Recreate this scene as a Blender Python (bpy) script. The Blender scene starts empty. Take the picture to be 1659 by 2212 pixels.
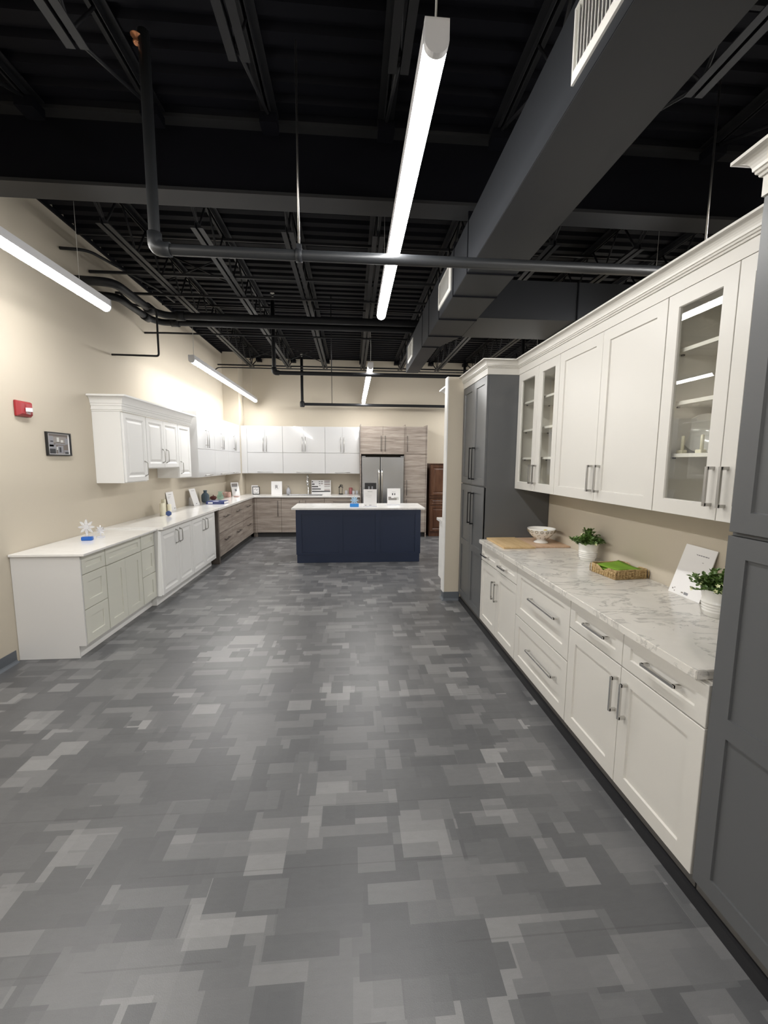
import bpy, bmesh, math, random
from mathutils import Vector, Matrix
rnd = random.Random(7)
sc = bpy.context.scene
COL = sc.collection
PI = math.pi

# ------------------------------------------------------------------ camera
F_PX = 900.361
YAW, PITCH, ROLL = 0.0780095, -0.1187866, 0.0063421
CAM_H = 1.66
cam = bpy.data.cameras.new('camera')
cam.sensor_fit = 'VERTICAL'
cam.sensor_height = 36.0
cam.sensor_width = 27.0
cam.lens = F_PX * 36.0 / 2212.0
cam.clip_start = 0.02
camo = bpy.data.objects.new('camera', cam)
COL.objects.link(camo)
f0 = Vector((math.sin(YAW), math.cos(YAW), 0)); r0 = Vector((math.cos(YAW), -math.sin(YAW), 0)); u0 = Vector((0, 0, 1))
f2 = f0 * math.cos(PITCH) + u0 * math.sin(PITCH); u2 = -f0 * math.sin(PITCH) + u0 * math.cos(PITCH)
r3 = r0 * math.cos(ROLL) + u2 * math.sin(ROLL); u3 = -r0 * math.sin(ROLL) + u2 * math.cos(ROLL)
mw = Matrix((r3, u3, -f2)).transposed().to_4x4()
mw.translation = (0, 0, CAM_H)
camo.matrix_world = mw
sc.camera = camo

# ------------------------------------------------------------------ world, exposure, lamp level
w = bpy.data.worlds.new('world'); sc.world = w
w.use_nodes = True
w.node_tree.nodes['Background'].inputs[0].default_value = (0.9, 0.95, 1.0, 1)
w.node_tree.nodes['Background'].inputs[1].default_value = 0.02
TUBE = 17.0
TUBE_COL = (1.0, 0.988, 0.966)
sc.view_settings.view_transform = 'Standard'
sc.view_settings.look = 'None'
sc.view_settings.exposure = 2.02
sc.view_settings.gamma = 1.0
sc.view_settings.use_curve_mapping = False
try:
    sc.cycles.use_denoising = True
    sc.cycles.max_bounces = 10
    sc.cycles.diffuse_bounces = 5
    sc.cycles.transparent_max_bounces = 16
    sc.cycles.sample_clamp_indirect = 4.0
except Exception:
    pass

# ------------------------------------------------------------------ materials
def lin(c):
    return tuple(((v / 255) / 12.92 if v / 255 <= 0.04045 else ((v / 255 + 0.055) / 1.055) ** 2.4) for v in c)
class N:
    """tiny node-graph helper"""
    def __init__(s, m): s.t = m.node_tree; s.n = s.t.nodes; s.l = s.t.links
    def new(s, typ, **kw):
        n = s.n.new(typ)
        for k, v in kw.items(): setattr(n, k, v)
        return n
    def put(s, n, i, v):
        if v is None: return
        if hasattr(v, 'links') or isinstance(v, bpy.types.NodeSocket): s.l.new(v, n.inputs[i])
        else: n.inputs[i].default_value = v
    def math(s, op, a, b=None, c=None):
        n = s.new('ShaderNodeMath', operation=op)
        s.put(n, 0, a); s.put(n, 1, b); s.put(n, 2, c)
        return n.outputs[0]
    def mix(s, f, a, b):
        n = s.new('ShaderNodeMix', data_type='RGBA')
        s.put(n, 0, f); s.put(n, 6, a); s.put(n, 7, b)
        return n.outputs[2]
    def mixf(s, f, a, b):
        n = s.new('ShaderNodeMix', data_type='FLOAT')
        s.put(n, 0, f); s.put(n, 2, a); s.put(n, 3, b)
        return n.outputs[0]
    def pos(s, scale=(1, 1, 1)):
        g = s.new('ShaderNodeNewGeometry')
        m = s.new('ShaderNodeVectorMath', operation='MULTIPLY')
        s.l.new(g.outputs['Position'], m.inputs[0]); m.inputs[1].default_value = scale
        return m.outputs[0]
    def noise(s, vec, scale, detail=3, rough=0.55, dist=0.0):
        n = s.new('ShaderNodeTexNoise'); s.l.new(vec, n.inputs['Vector'])
        n.inputs['Scale'].default_value = scale; n.inputs['Detail'].default_value = detail
        n.inputs['Roughness'].default_value = rough; n.inputs['Distortion'].default_value = dist
        return n.outputs[0]
    def ramp(s, f, stops):
        n = s.new('ShaderNodeValToRGB'); s.put(n, 0, f)
        e = n.color_ramp.elements
        while len(e) < len(stops): e.new(0.5)
        for el, (p, c) in zip(e, stops): el.position = p; el.color = (*c, 1) if len(c) == 3 else c
        return n.outputs[0]
    def bump(s, h, strength, dist=0.002):
        n = s.new('ShaderNodeBump'); s.put(n, 'Height', h)
        n.inputs['Strength'].default_value = strength; n.inputs['Distance'].default_value = dist
        return n.outputs[0]
def M(name, col, rough=0.5, metal=0.0, spec=0.5, coat=0.0, grain=0.0, gscale=200, vary=0.0, emit=None, estr=0.0):
    m = bpy.data.materials.new(name); m.use_nodes = True
    g = N(m); b = m.node_tree.nodes['Principled BSDF']
    b.inputs['Base Color'].default_value = (*col, 1); b.inputs['Roughness'].default_value = rough
    b.inputs['Metallic'].default_value = metal; b.inputs['Specular IOR Level'].default_value = spec
    if coat: b.inputs['Coat Weight'].default_value = coat; b.inputs['Coat Roughness'].default_value = 0.03
    if vary:
        v = g.noise(g.pos(), 3.0, 4)
        c = g.mix(v, tuple(x * (1 - vary) for x in col) + (1,), tuple(min(1, x * (1 + vary)) for x in col) + (1,))
        g.l.new(c, b.inputs['Base Color'])
    if grain: g.l.new(g.bump(g.noise(g.pos(), gscale, 2), grain), b.inputs['Normal'])
    if emit: b.inputs['Emission Color'].default_value = (*emit, 1); b.inputs['Emission Strength'].default_value = estr
    return m
MT = {}
MT['wall'] = M('beige_wall_paint', (0.55, 0.495, 0.405), 0.75, spec=0.25, grain=0.15, gscale=120, vary=0.02)
MT['base'] = M('grey_vinyl_base', lin((92, 97, 103)), 0.5)
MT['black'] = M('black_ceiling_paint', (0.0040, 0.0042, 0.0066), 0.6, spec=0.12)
MT['steel'] = M('dark_painted_steel', (0.014, 0.0145, 0.0165), 0.5, spec=0.25)
MT['beam'] = M('grey_black_beam_paint', (0.021, 0.0215, 0.023), 0.6, spec=0.3)
MT['duct'] = M('charcoal_duct_paint', (0.025, 0.027, 0.0315), 0.5, spec=0.35, vary=0.08)
MT['pipe'] = M('grey_pipe_paint', (0.028, 0.030, 0.033), 0.4, spec=0.5)
MT['register'] = M('white_register', (0.74, 0.73, 0.69), 0.5)
MT['white'] = M('white_cabinet_paint', (0.84, 0.835, 0.82), 0.38)
MT['offwhite'] = M('warm_white_cabinet_paint', (0.63, 0.61, 0.57), 0.36)
MT['inside'] = M('cabinet_inside', (0.76, 0.735, 0.69), 0.5)
MT['sage'] = M('pale_sage_cabinet_paint', (0.72, 0.715, 0.64), 0.4)
MT['panelwhite'] = M('light_grey_panel', (0.68, 0.67, 0.66), 0.45)
MT['grey'] = M('slate_grey_cabinet_paint', (0.098, 0.101, 0.105), 0.36, spec=0.5)
MT['navy'] = M('navy_cabinet_paint', (0.012, 0.022, 0.055), 0.42)
MT['gloss'] = M('gloss_white_laminate', (0.62, 0.62, 0.625), 0.12, spec=0.6, coat=0.9)
MT['seam'] = M('dark_joint', (0.03, 0.03, 0.03), 0.8)
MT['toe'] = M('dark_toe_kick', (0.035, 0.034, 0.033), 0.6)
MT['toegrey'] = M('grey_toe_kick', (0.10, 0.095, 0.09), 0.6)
MT['blackbase'] = M('black_vinyl_base', (0.012, 0.012, 0.014), 0.5)
MT['chrome'] = M('polished_nickel', (0.62, 0.61, 0.59), 0.18, metal=1.0)
MT['nickel'] = M('brushed_nickel', (0.50, 0.49, 0.47), 0.32, metal=1.0)
MT['darkmetal'] = M('dark_bronze', (0.09, 0.08, 0.075), 0.35, metal=0.9)
MT['blackmetal'] = M('matte_black_metal', (0.012, 0.012, 0.013), 0.4)
MT['stainless'] = M('stainless_steel', (0.44, 0.445, 0.455), 0.27, metal=1.0)
MT['darkplastic'] = M('dark_plastic', (0.02, 0.02, 0.022), 0.3)
MT['housing'] = M('lamp_housing', (0.72, 0.72, 0.74), 0.45)
MT['lens'] = M('lamp_diffuser', (0.9, 0.9, 0.9), 0.4, emit=TUBE_COL, estr=TUBE)
MT['wire'] = M('pale_wire', (0.55, 0.55, 0.53), 0.5)
MT['paper'] = M('white_card', (0.82, 0.81, 0.81), 0.5)
MT['ink'] = M('grey_ink', (0.25, 0.25, 0.27), 0.6)
MT['darkink'] = M('dark_ink', (0.03, 0.03, 0.035), 0.6)
MT['midink'] = M('mid_grey_print', (0.26, 0.24, 0.225), 0.6)
MT['brownink'] = M('brown_swatch', (0.15, 0.09, 0.07), 0.6)
MT['red'] = M('fire_alarm_red', (0.33, 0.018, 0.024), 0.35)
MT['porcelain'] = M('white_porcelain', (0.80, 0.79, 0.76), 0.15, coat=0.5)
MT['cream'] = M('cream_wax', (0.78, 0.74, 0.58), 0.5)
MT['pink'] = M('pink_ceramic', (0.75, 0.50, 0.45), 0.3)
MT['darkred'] = M('dark_red_ceramic', (0.10, 0.025, 0.02), 0.3)
MT['redglass'] = M('dull_red_glass', (0.35, 0.12, 0.12), 0.3)
MT['blueplastic'] = M('blue_plastic', (0.02, 0.13, 0.50), 0.35)
MT['brightblue'] = M('bright_blue_plastic', (0.03, 0.26, 0.72), 0.35)
MT['binder'] = M('navy_binder_cover', (0.030, 0.046, 0.17), 0.4)
MT['hexblue'] = M('slate_blue_plastic', (0.05, 0.09, 0.25), 0.4)
MT['leaf'] = M('plant_leaf', (0.085, 0.155, 0.032), 0.45, vary=0.35)
MT['petal'] = M('cream_flower', (0.70, 0.72, 0.42), 0.5)
MT['sepia'] = M('sepia_print', (0.15, 0.125, 0.11), 0.5)
MT['soil'] = M('soil', (0.03, 0.022, 0.015), 0.9)
MT['lemon'] = M('lemon_peel', (0.78, 0.60, 0.04), 0.4)
MT['green'] = M('green_napkin', (0.16, 0.30, 0.018), 0.75)
MT['maple'] = None
MT['olive'] = M('brown_print', (0.25, 0.20, 0.12), 0.4)
MT['copper'] = M('copper_fitting', (0.55, 0.24, 0.12), 0.35, metal=0.8)

def diffuser():
    m = MT['lens']; g = N(m); b = m.node_tree.nodes['Principled BSDF']
    ge = g.new('ShaderNodeNewGeometry'); sp = g.new('ShaderNodeSeparateXYZ'); g.l.new(ge.outputs['Normal'], sp.inputs[0])
    dn = g.math('MAXIMUM', g.math('MULTIPLY', sp.outputs[2], -1.0), 0.0)
    g.l.new(g.math('MULTIPLY', g.math('ADD', 0.42, g.math('MULTIPLY', dn, 0.78)), TUBE), b.inputs['Emission Strength'])
diffuser()
def clear_mat(name, tint, alpha, rough=0.02, refl=1.0):
    m = bpy.data.materials.new(name); m.use_nodes = True
    g = N(m); t = m.node_tree
    out = [n for n in t.nodes if n.type == 'OUTPUT_MATERIAL'][0]
    t.nodes.remove(t.nodes['Principled BSDF'])
    tr = g.new('ShaderNodeBsdfTransparent'); tr.inputs[0].default_value = (*tint, 1)
    di = g.new('ShaderNodeBsdfDiffuse'); di.inputs[0].default_value = (*tint, 1)
    mx0 = g.new('ShaderNodeMixShader'); mx0.inputs[0].default_value = alpha
    g.l.new(tr.outputs[0], mx0.inputs[1]); g.l.new(di.outputs[0], mx0.inputs[2])
    gl = g.new('ShaderNodeBsdfGlossy'); gl.inputs['Roughness'].default_value = rough
    fr = g.new('ShaderNodeFresnel'); fr.inputs[0].default_value = 1.5
    mx = g.new('ShaderNodeMixShader')
    bf = g.new('ShaderNodeNewGeometry')
    g.l.new(g.math('MULTIPLY', g.math('MULTIPLY', fr.outputs[0], refl), g.math('SUBTRACT', 1.0, bf.outputs['Backfacing'])), mx.inputs[0])
    g.l.new(mx0.outputs[0], mx.inputs[1]); g.l.new(gl.outputs[0], mx.inputs[2])
    g.l.new(mx.outputs[0], out.inputs[0])
    return m
MT['glass'] = clear_mat('clear_pane_glass', (0.965, 0.97, 0.955), 0.0, 0.0, 1.6)
MT['acrylic'] = clear_mat('clear_acrylic', (0.93, 0.94, 0.97), 0.30, 0.1)
MT['blueice'] = clear_mat('pale_blue_acrylic', (0.50, 0.74, 0.95), 0.85, 0.1)
MT['blueglass'] = clear_mat('smoky_blue_glass', (0.26, 0.36, 0.43), 0.30, 0.05)
MT['greenglass'] = clear_mat('pale_green_glass', (0.84, 0.95, 0.90), 0.10, 0.05)
MT['lensclear'] = clear_mat('clear_strobe_lens', (0.9, 0.9, 0.92), 0.6, 0.1)

def wood_mat(name, c1, c2, c3, scale, rough=0.45):
    m = bpy.data.materials.new(name); m.use_nodes = True
    g = N(m); b = m.node_tree.nodes['Principled BSDF']
    n1 = g.noise(g.pos(scale), 1.0, 5, 0.62, 0.6)
    n2 = g.noise(g.pos(tuple(s * 3.1 for s in scale)), 1.0, 3, 0.6)
    f = g.math('ADD', g.math('MULTIPLY', n1, 0.75), g.math('MULTIPLY', n2, 0.25))
    c = g.ramp(f, [(0.34, c1), (0.5, c2), (0.66, c3)])
    g.l.new(c, b.inputs['Base Color']); b.inputs['Roughness'].default_value = rough
    b.inputs['Specular IOR Level'].default_value = 0.35
    return m
MT['greywood'] = wood_mat('grey_brown_wood_laminate', (0.20, 0.165, 0.14), (0.32, 0.27, 0.232), (0.45, 0.395, 0.345), (1.6, 1.6, 26))
MT['greywoodedge'] = wood_mat('dark_wood_edge', (0.08, 0.065, 0.055), (0.12, 0.10, 0.085), (0.16, 0.135, 0.12), (6, 6, 3))
MT['cherry'] = wood_mat('cherry_stained_wood', (0.045, 0.017, 0.009), (0.085, 0.036, 0.019), (0.125, 0.060, 0.033), (14, 14, 1.6), 0.3)
MT['maple'] = wood_mat('maple_board', (0.50, 0.34, 0.17), (0.60, 0.43, 0.23), (0.68, 0.51, 0.30), (24, 2, 24), 0.5)
MT['beech'] = wood_mat('pinkish_beech_board', (0.50, 0.33, 0.21), (0.58, 0.40, 0.27), (0.64, 0.46, 0.33), (24, 2, 24), 0.5)
MT['wicker'] = wood_mat('wicker', (0.19, 0.115, 0.045), (0.40, 0.28, 0.13), (0.58, 0.44, 0.24), (60, 60, 90), 0.6)
MT['photo'] = None

def quartz(name, base, vein, amount, rough=0.12):
    m = bpy.data.materials.new(name); m.use_nodes = True
    g = N(m); b = m.node_tree.nodes['Principled BSDF']
    p = g.pos((0.42, 1.1, 1.0))
    n = g.noise(p, 7.0, 6, 0.64, 1.1)
    a = g.math('ABSOLUTE', g.math('SUBTRACT', n, 0.5))
    v = g.math('SUBTRACT', 1.0, g.math('MULTIPLY', a, 24.0)); v = g.math('MAXIMUM', v, 0.0)
    msk = g.math('GREATER_THAN', g.noise(g.pos(), 3.3, 3), 0.44)
    msk2 = g.noise(g.pos(), 22.0, 3)
    fac = g.math('MULTIPLY', g.math('MULTIPLY', g.math('MULTIPLY', v, msk), msk2), amount)
    cl = g.mix(g.noise(g.pos(), 5.0, 5, 0.65), tuple(x * 0.88 for x in base) + (1,), tuple(min(1, x * 1.1) for x in base) + (1,))
    g.l.new(g.mix(fac, cl, (*vein, 1)), b.inputs['Base Color'])
    b.inputs['Roughness'].default_value = rough
    return m
MT['quartzright'] = quartz('veined_quartz', (0.67, 0.645, 0.60), (0.19, 0.185, 0.175), 0.9, 0.13)
MT['quartzwhite'] = quartz('white_quartz', (0.84, 0.825, 0.80), (0.66, 0.64, 0.61), 0.2, 0.12)
MT['quartzisland'] = quartz('island_quartz', (0.84, 0.83, 0.81), (0.45, 0.45, 0.45), 0.6, 0.15)

def carpet():
    m = bpy.data.materials.new('patchwork_carpet_tile'); m.use_nodes = True
    g = N(m); b = m.node_tree.nodes['Principled BSDF']
    geo = g.new('ShaderNodeNewGeometry'); sp = g.new('ShaderNodeSeparateXYZ'); g.l.new(geo.outputs['Position'], sp.inputs[0])
    X, Y = sp.outputs[0], sp.outputs[1]
    def layer(wd, h, seed):
        row = g.math('FLOOR', g.math('ADD', g.math('DIVIDE', Y, h), seed * 0.37))
        wn = g.new('ShaderNodeTexWhiteNoise', noise_dimensions='2D')
        cv = g.new('ShaderNodeCombineXYZ'); g.l.new(row, cv.inputs[0]); cv.inputs[1].default_value = seed
        g.l.new(cv.outputs[0], wn.inputs['Vector'])
        col = g.math('FLOOR', g.math('ADD', g.math('DIVIDE', X, wd), g.math('MULTIPLY', wn.outputs[0], 3.0)))
        c2 = g.new('ShaderNodeCombineXYZ'); g.l.new(col, c2.inputs[0]); g.l.new(row, c2.inputs[1]); c2.inputs[2].default_value = seed * 1.7
        w2 = g.new('ShaderNodeTexWhiteNoise', noise_dimensions='3D'); g.l.new(c2.outputs[0], w2.inputs['Vector'])
        s2 = g.new('ShaderNodeSeparateColor'); g.l.new(w2.outputs[1], s2.inputs[0])
        return s2.outputs[0], s2.outputs[1]
    v, _ = layer(0.46, 0.31, 1.0)
    val = v
    for (wd, h, sd, th, mixw) in ((0.33, 0.31, 2.0, 0.55, 0.8), (0.31, 0.155, 3.0, 0.60, 0.8), (0.21, 0.24, 4.0, 0.70, 0.8), (0.155, 0.115, 5.0, 0.74, 0.85), (0.26, 0.078, 6.0, 0.82, 0.75), (0.085, 0.155, 7.0, 0.88, 0.75)):
        a, c = layer(wd, h, sd)
        val = g.mixf(g.math('MULTIPLY', g.math('GREATER_THAN', a, th), mixw), val, c)
    sh = g.math('POWER', val, 1.55)
    col = g.ramp(sh, [(0.0, (0.086, 0.087, 0.091)), (0.35, (0.113, 0.114, 0.117)), (0.7, (0.152, 0.152, 0.154)), (1.0, (0.245, 0.243, 0.242))])
    # tile joints every 0.31 m across, only here and there
    fr = g.math('FRACT', g.math('DIVIDE', Y, 0.31))
    seam = g.math('LESS_THAN', fr, 0.018)
    sm = g.math('GREATER_THAN', g.noise(g.pos((0.9, 3.2, 1)), 1.3, 1), 0.5)
    col = g.mix(g.math('MULTIPLY', g.math('MULTIPLY', seam, sm), 0.22), col, (0.03, 0.03, 0.03, 1))
    sp_n = g.noise(g.pos(), 420.0, 2, 0.7)
    cloud = g.noise(g.pos((3, 9, 1)), 6.0, 4, 0.7)
    k = g.math('ADD', 0.70, g.math('MULTIPLY', g.math('ADD', g.math('MULTIPLY', sp_n, 0.6), g.math('MULTIPLY', cloud, 0.4)), 0.6))
    vm = g.new('ShaderNodeVectorMath', operation='SCALE'); g.l.new(col, vm.inputs[0]); g.l.new(k, vm.inputs[3])
    g.l.new(vm.outputs[0], b.inputs['Base Color'])
    b.inputs['Roughness'].default_value = 0.35
    b.inputs['Specular IOR Level'].default_value = 0.5
    g.l.new(g.bump(g.noise(g.pos(), 260.0, 3, 0.7), 0.16, 0.003), b.inputs['Normal'])
    return m
MT['carpet'] = carpet()

# ------------------------------------------------------------------ mesh helpers
class B:
    def __init__(s): s.v = []; s.f = []; s.sm = []
    def add(s, vs, fs, smooth=False):
        o = len(s.v); s.v += [tuple(p) for p in vs]
        for f in fs: s.f.append(tuple(i + o for i in f)); s.sm.append(smooth)
        return s
    def box(s, x0, x1, y0, y1, z0, z1):
        p = [(x, y, z) for z in (z0, z1) for y in (y0, y1) for x in (x0, x1)]
        return s.add(p, [(0, 2, 3, 1), (4, 5, 7, 6), (0, 1, 5, 4), (2, 6, 7, 3), (0, 4, 6, 2), (1, 3, 7, 5)])
    def hexa(s, p):   # 8 points: bottom ring then top ring
        return s.add(p, [(3, 2, 1, 0), (4, 5, 6, 7), (0, 1, 5, 4), (1, 2, 6, 5), (2, 3, 7, 6), (3, 0, 4, 7)])
    def rings(s, rs, cap0=True, cap1=True, closed=True, loop=False, smooth=False):
        n = len(rs[0]); vs = [p for r in rs for p in r]; fs = []
        m = len(rs)
        for i in range(m if loop else m - 1):
            a, b_ = i * n, ((i + 1) % m) * n
            for j in range(n if closed else n - 1):
                k = (j + 1) % n
                fs.append((a + j, a + k, b_ + k, b_ + j))
        s.add(vs, fs, smooth)
        o = len(s.v) - len(vs)
        if cap0 and not loop: s.f.append(tuple(o + j for j in reversed(range(n)))); s.sm.append(False)
        if cap1 and not loop: s.f.append(tuple(o + (m - 1) * n + j for j in range(n))); s.sm.append(False)
        return s
    def tube(s, pts, r, n=12, smooth=True):
        pts = [Vector(p) for p in pts]; rs = []; prev = None
        for i, p in enumerate(pts):
            d = (pts[min(i + 1, len(pts) - 1)] - pts[max(i - 1, 0)])
            if d.length < 1e-9: d = Vector((0, 0, 1))
            d.normalize()
            if prev is None:
                a = Vector((0, 0, 1)) if abs(d.z) < 0.9 else Vector((1, 0, 0))
                u = d.cross(a).normalized()
            else:
                u = (prev - d * prev.dot(d)).normalized()
            prev = u; v = d.cross(u)
            rr = r[i] if isinstance(r, (list, tuple)) else r
            rs.append([p + u * math.cos(2 * PI * k / n) * rr + v * math.sin(2 * PI * k / n) * rr for k in range(n)])
        return s.rings(rs, smooth=smooth)
    def lathe(s, c, prof, n=28, smooth=True):
        rs = [[(c[0] + r * math.cos(2 * PI * k / n), c[1] + r * math.sin(2 * PI * k / n), c[2] + z) for k in range(n)] for r, z in prof]
        return s.rings(rs, smooth=smooth)
    def prism(s, prof, p):   # prof: 2D ring, p(a,b,t) at t=0/1
        return s.rings([[p(a, b, 0) for a, b in prof], [p(a, b, 1) for a, b in prof]])
def bent(points, rad, n=5):
    """polyline with rounded corners"""
    P = [Vector(p) for p in points]; out = [P[0]]
    for i in range(1, len(P) - 1):
        a = (P[i - 1] - P[i]); b_ = (P[i + 1] - P[i])
        r = min(rad, a.length * 0.45, b_.length * 0.45)
        s0, s1 = P[i] + a.normalized() * r, P[i] + b_.normalized() * r
        for k in range(n + 1):
            t = k / n
            out.append(s0 * (1 - t) ** 2 + P[i] * 2 * t * (1 - t) + s1 * t * t)
    out.append(P[-1]); return out

BASE = {}
def link(name, mesh, m, parent=None):
    if m is not None: mesh.materials.append(m)
    o = bpy.data.objects.new(name, mesh); COL.objects.link(o)
    if parent is not None: o.parent = parent
    return o
def obj(name, b, m, parent=None, base=None, bevel=0.0):
    """one mesh object; vertices given in world space; origin at the thing's base"""
    if parent is not None: bs = BASE[parent.name]
    else: bs = Vector(base) if base is not None else Vector((0, 0, 0))
    me = bpy.data.meshes.new(name)
    me.from_pydata([tuple(Vector(v) - bs) for v in b.v], [], b.f)
    bm = bmesh.new(); bm.from_mesh(me)
    for fc, sm in zip(bm.faces, b.sm): fc.smooth = sm
    bmesh.ops.recalc_face_normals(bm, faces=bm.faces)
    if bevel:
        es = [e for e in bm.edges if len(e.link_faces) == 2 and e.calc_face_angle(0) > 0.6]
        bmesh.ops.bevel(bm, geom=es, offset=bevel, segments=2, affect='EDGES', clamp_overlap=True)
    bm.to_mesh(me); bm.free()
    o = link(name, me, MT[m] if isinstance(m, str) else m, parent)
    BASE[o.name] = bs
    if parent is None: o.location = bs
    return o
def tag(o, label, cat, group=None, kind=None):
    if label: o['label'] = label
    if cat: o['category'] = cat
    if group: o['group'] = group
    if kind: o['kind'] = kind
    return o
def thing(name, base, label, cat, group=None):
    o = bpy.data.objects.new(name, None); COL.objects.link(o)
    o.location = base; o.empty_display_size = 0.1
    BASE[o.name] = Vector(base)
    return tag(o, label, cat, group)
def struct(name, b, m, base=None, label=None, parent=None, bevel=0.0):
    o = obj(name, b, m, parent, base, bevel); o['kind'] = 'structure'
    if label: o['label'] = label
    return o
def text(name, s, size, p, ux, uy, m, parent, depth=0.0006):
    """flat lettering; p = centre, ux = reading direction, uy = up direction"""
    cu = bpy.data.curves.new(name, 'FONT'); cu.body = s; cu.size = size
    cu.align_x = 'CENTER'; cu.align_y = 'CENTER'; cu.extrude = depth
    t = bpy.data.objects.new(name, cu); COL.objects.link(t)
    bpy.context.view_layer.update()
    me = bpy.data.meshes.new_from_object(t.evaluated_get(bpy.context.evaluated_depsgraph_get()))
    bpy.data.objects.remove(t)
    ux = Vector(ux).normalized(); uy = Vector(uy).normalized(); n = ux.cross(uy)
    bs = BASE[parent.name]; p = Vector(p)
    for v in me.vertices:
        c = v.co.copy(); v.co = p + ux * c.x + uy * c.y + n * c.z - bs
    me.materials.clear()
    o = link(name, me, MT[m], parent); BASE[o.name] = bs
    return o

class Fr:
    """front frame: a along the front, b outwards, c up"""
    def __init__(s, o, u, n): s.o = Vector(o); s.u = Vector(u); s.n = Vector(n)
    def __call__(s, a, b, c): return s.o + s.u * a + s.n * b + Vector((0, 0, c))
    def box(s, bd, a0, a1, b0, b1, c0, c1):
        return bd.hexa([s(a0, b0, c0), s(a1, b0, c0), s(a1, b1, c0), s(a0, b1, c0), s(a0, b0, c1), s(a1, b0, c1), s(a1, b1, c1), s(a0, b1, c1)])
T = 0.02
STY = {
 'slab': [(0, 0), (0, T - .0015), (.0015, T)],
 'shaker': [(0, 0), (0, T - .0015), (.0015, T), (.070, T), (.0735, T - .009)],
 'shaker5': [(0, 0), (0, T - .0015), (.0015, T), (.052, T), (.0555, T - .009)],
 'raised': [(0, 0), (0, T - .004), (.004, T), (.052, T), (.056, T - .004), (.062, T - .006), (.068, T - .010), (.080, T - .010), (.104, T - .003)],
 'raisedsmall': [(0, 0), (0, T - .004), (.004, T), (.034, T), (.038, T - .006), (.046, T - .009), (.060, T - .003)],
}
def door_b(fr, a0, a1, c0, c1, style, bd=None):
    bd = bd or B()
    if style == 'glass':
        prof = [(0, 0), (0, T - .0015), (.0015, T), (.070, T), (.0735, T - .006), (.0735, 0)]
        rs = [[fr(a0 + i, b, c0 + i), fr(a1 - i, b, c0 + i), fr(a1 - i, b, c1 - i), fr(a0 + i, b, c1 - i)] for i, b in prof]
        return bd.rings(rs, loop=True)
    rs = [[fr(a0 + i, b, c0 + i), fr(a1 - i, b, c0 + i), fr(a1 - i, b, c1 - i), fr(a0 + i, b, c1 - i)] for i, b in STY[style]]
    return bd.rings(rs)
def midrail_door(fr, a0, a1, c0, c1, cr, parent, name, m):
    """shaker door with two stacked panels, rail centred on cr"""
    bd = B(); st = .070; hr = .036
    fr.box(bd, a0, a1, 0, T - .009, c0, c1)
    fr.box(bd, a0, a0 + st, 0, T, c0, c1); fr.box(bd, a1 - st, a1, 0, T, c0, c1)
    fr.box(bd, a0 + st, a1 - st, 0, T, c0, c0 + st); fr.box(bd, a0 + st, a1 - st, 0, T, c1 - st, c1)
    fr.box(bd, a0 + st, a1 - st, 0, T, cr - hr, cr + hr)
    return obj(name, bd, m, parent)
def handle(fr, a, c, L, vert, parent, m='chrome', style='bar', b0=T, out=.034, th=.006):
    bd = B()
    def pt(t, b, w): return fr(a + w, b, c + t) if vert else fr(a + t, b, c + w)
    h = L / 2
    if style == 'bar':
        def bx(t0, t1, ba, bb, w):
            p = [pt(t0, ba, -w), pt(t1, ba, -w), pt(t1, bb, -w), pt(t0, bb, -w), pt(t0, ba, w), pt(t1, ba, w), pt(t1, bb, w), pt(t0, bb, w)]
            bd.hexa(p)
        bx(-h, h, b0 + out - th, b0 + out + th * .6, th)
        bx(-h, -h + .014, b0, b0 + out, th); bx(h - .014, h, b0, b0 + out, th)
    elif style == 'round':
        bd.tube([pt(-h, b0 + out, 0), pt(h, b0 + out, 0)], th, 10)
        for q in (-h * .72, h * .72): bd.tube([pt(q, b0, 0), pt(q, b0 + out, 0)], th * .8, 8)
    else:
        bd.tube(bent([pt(-h, b0, 0), pt(-h * .86, b0 + out, 0), pt(h * .86, b0 + out, 0), pt(h, b0, 0)], .022, 5), th, 10)
        for q in (-h, h): bd.tube([pt(q, b0, 0), pt(q, b0 + .004, 0)], th * 1.7, 10)
    return obj('handle', bd, m, parent)
def offset_path(path, d):
    """offset an open 2D polyline to its LEFT by d with mitred corners"""
    out = []
    for i, p in enumerate(path):
        p = Vector(p); ns = []
        if i > 0: t = (p - Vector(path[i - 1])).normalized(); ns.append(Vector((-t.y, t.x)))
        if i < len(path) - 1: t = (Vector(path[i + 1]) - p).normalized(); ns.append(Vector((-t.y, t.x)))
        if len(ns) == 1: out.append(p + ns[0] * d)
        else:
            k = (ns[0] + ns[1]); k.normalize()
            out.append(p + k * (d / k.dot(ns[0])))
    return out
def sweep(path, prof, bd=None):
    """sweep a closed profile [(out, z)] along a horizontal path, outwards to its left"""
    bd = bd or B(); offs = {d: offset_path(path, d) for d, _ in prof}
    rs = [[(offs[d][i].x, offs[d][i].y, z) for d, z in prof] for i in range(len(path))]
    return bd.rings(rs)
def rounded_rect(x0, x1, y0, y1, r, n=5):
    out = []
    for cx_, cy_, a0 in ((x1 - r, y1 - r, 0), (x0 + r, y1 - r, 90), (x0 + r, y0 + r, 180), (x1 - r, y0 + r, 270)):
        for k in range(n + 1):
            t = math.radians(a0 + 90 * k / n); out.append((cx_ + r * math.cos(t), cy_ + r * math.sin(t)))
    return out

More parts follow.
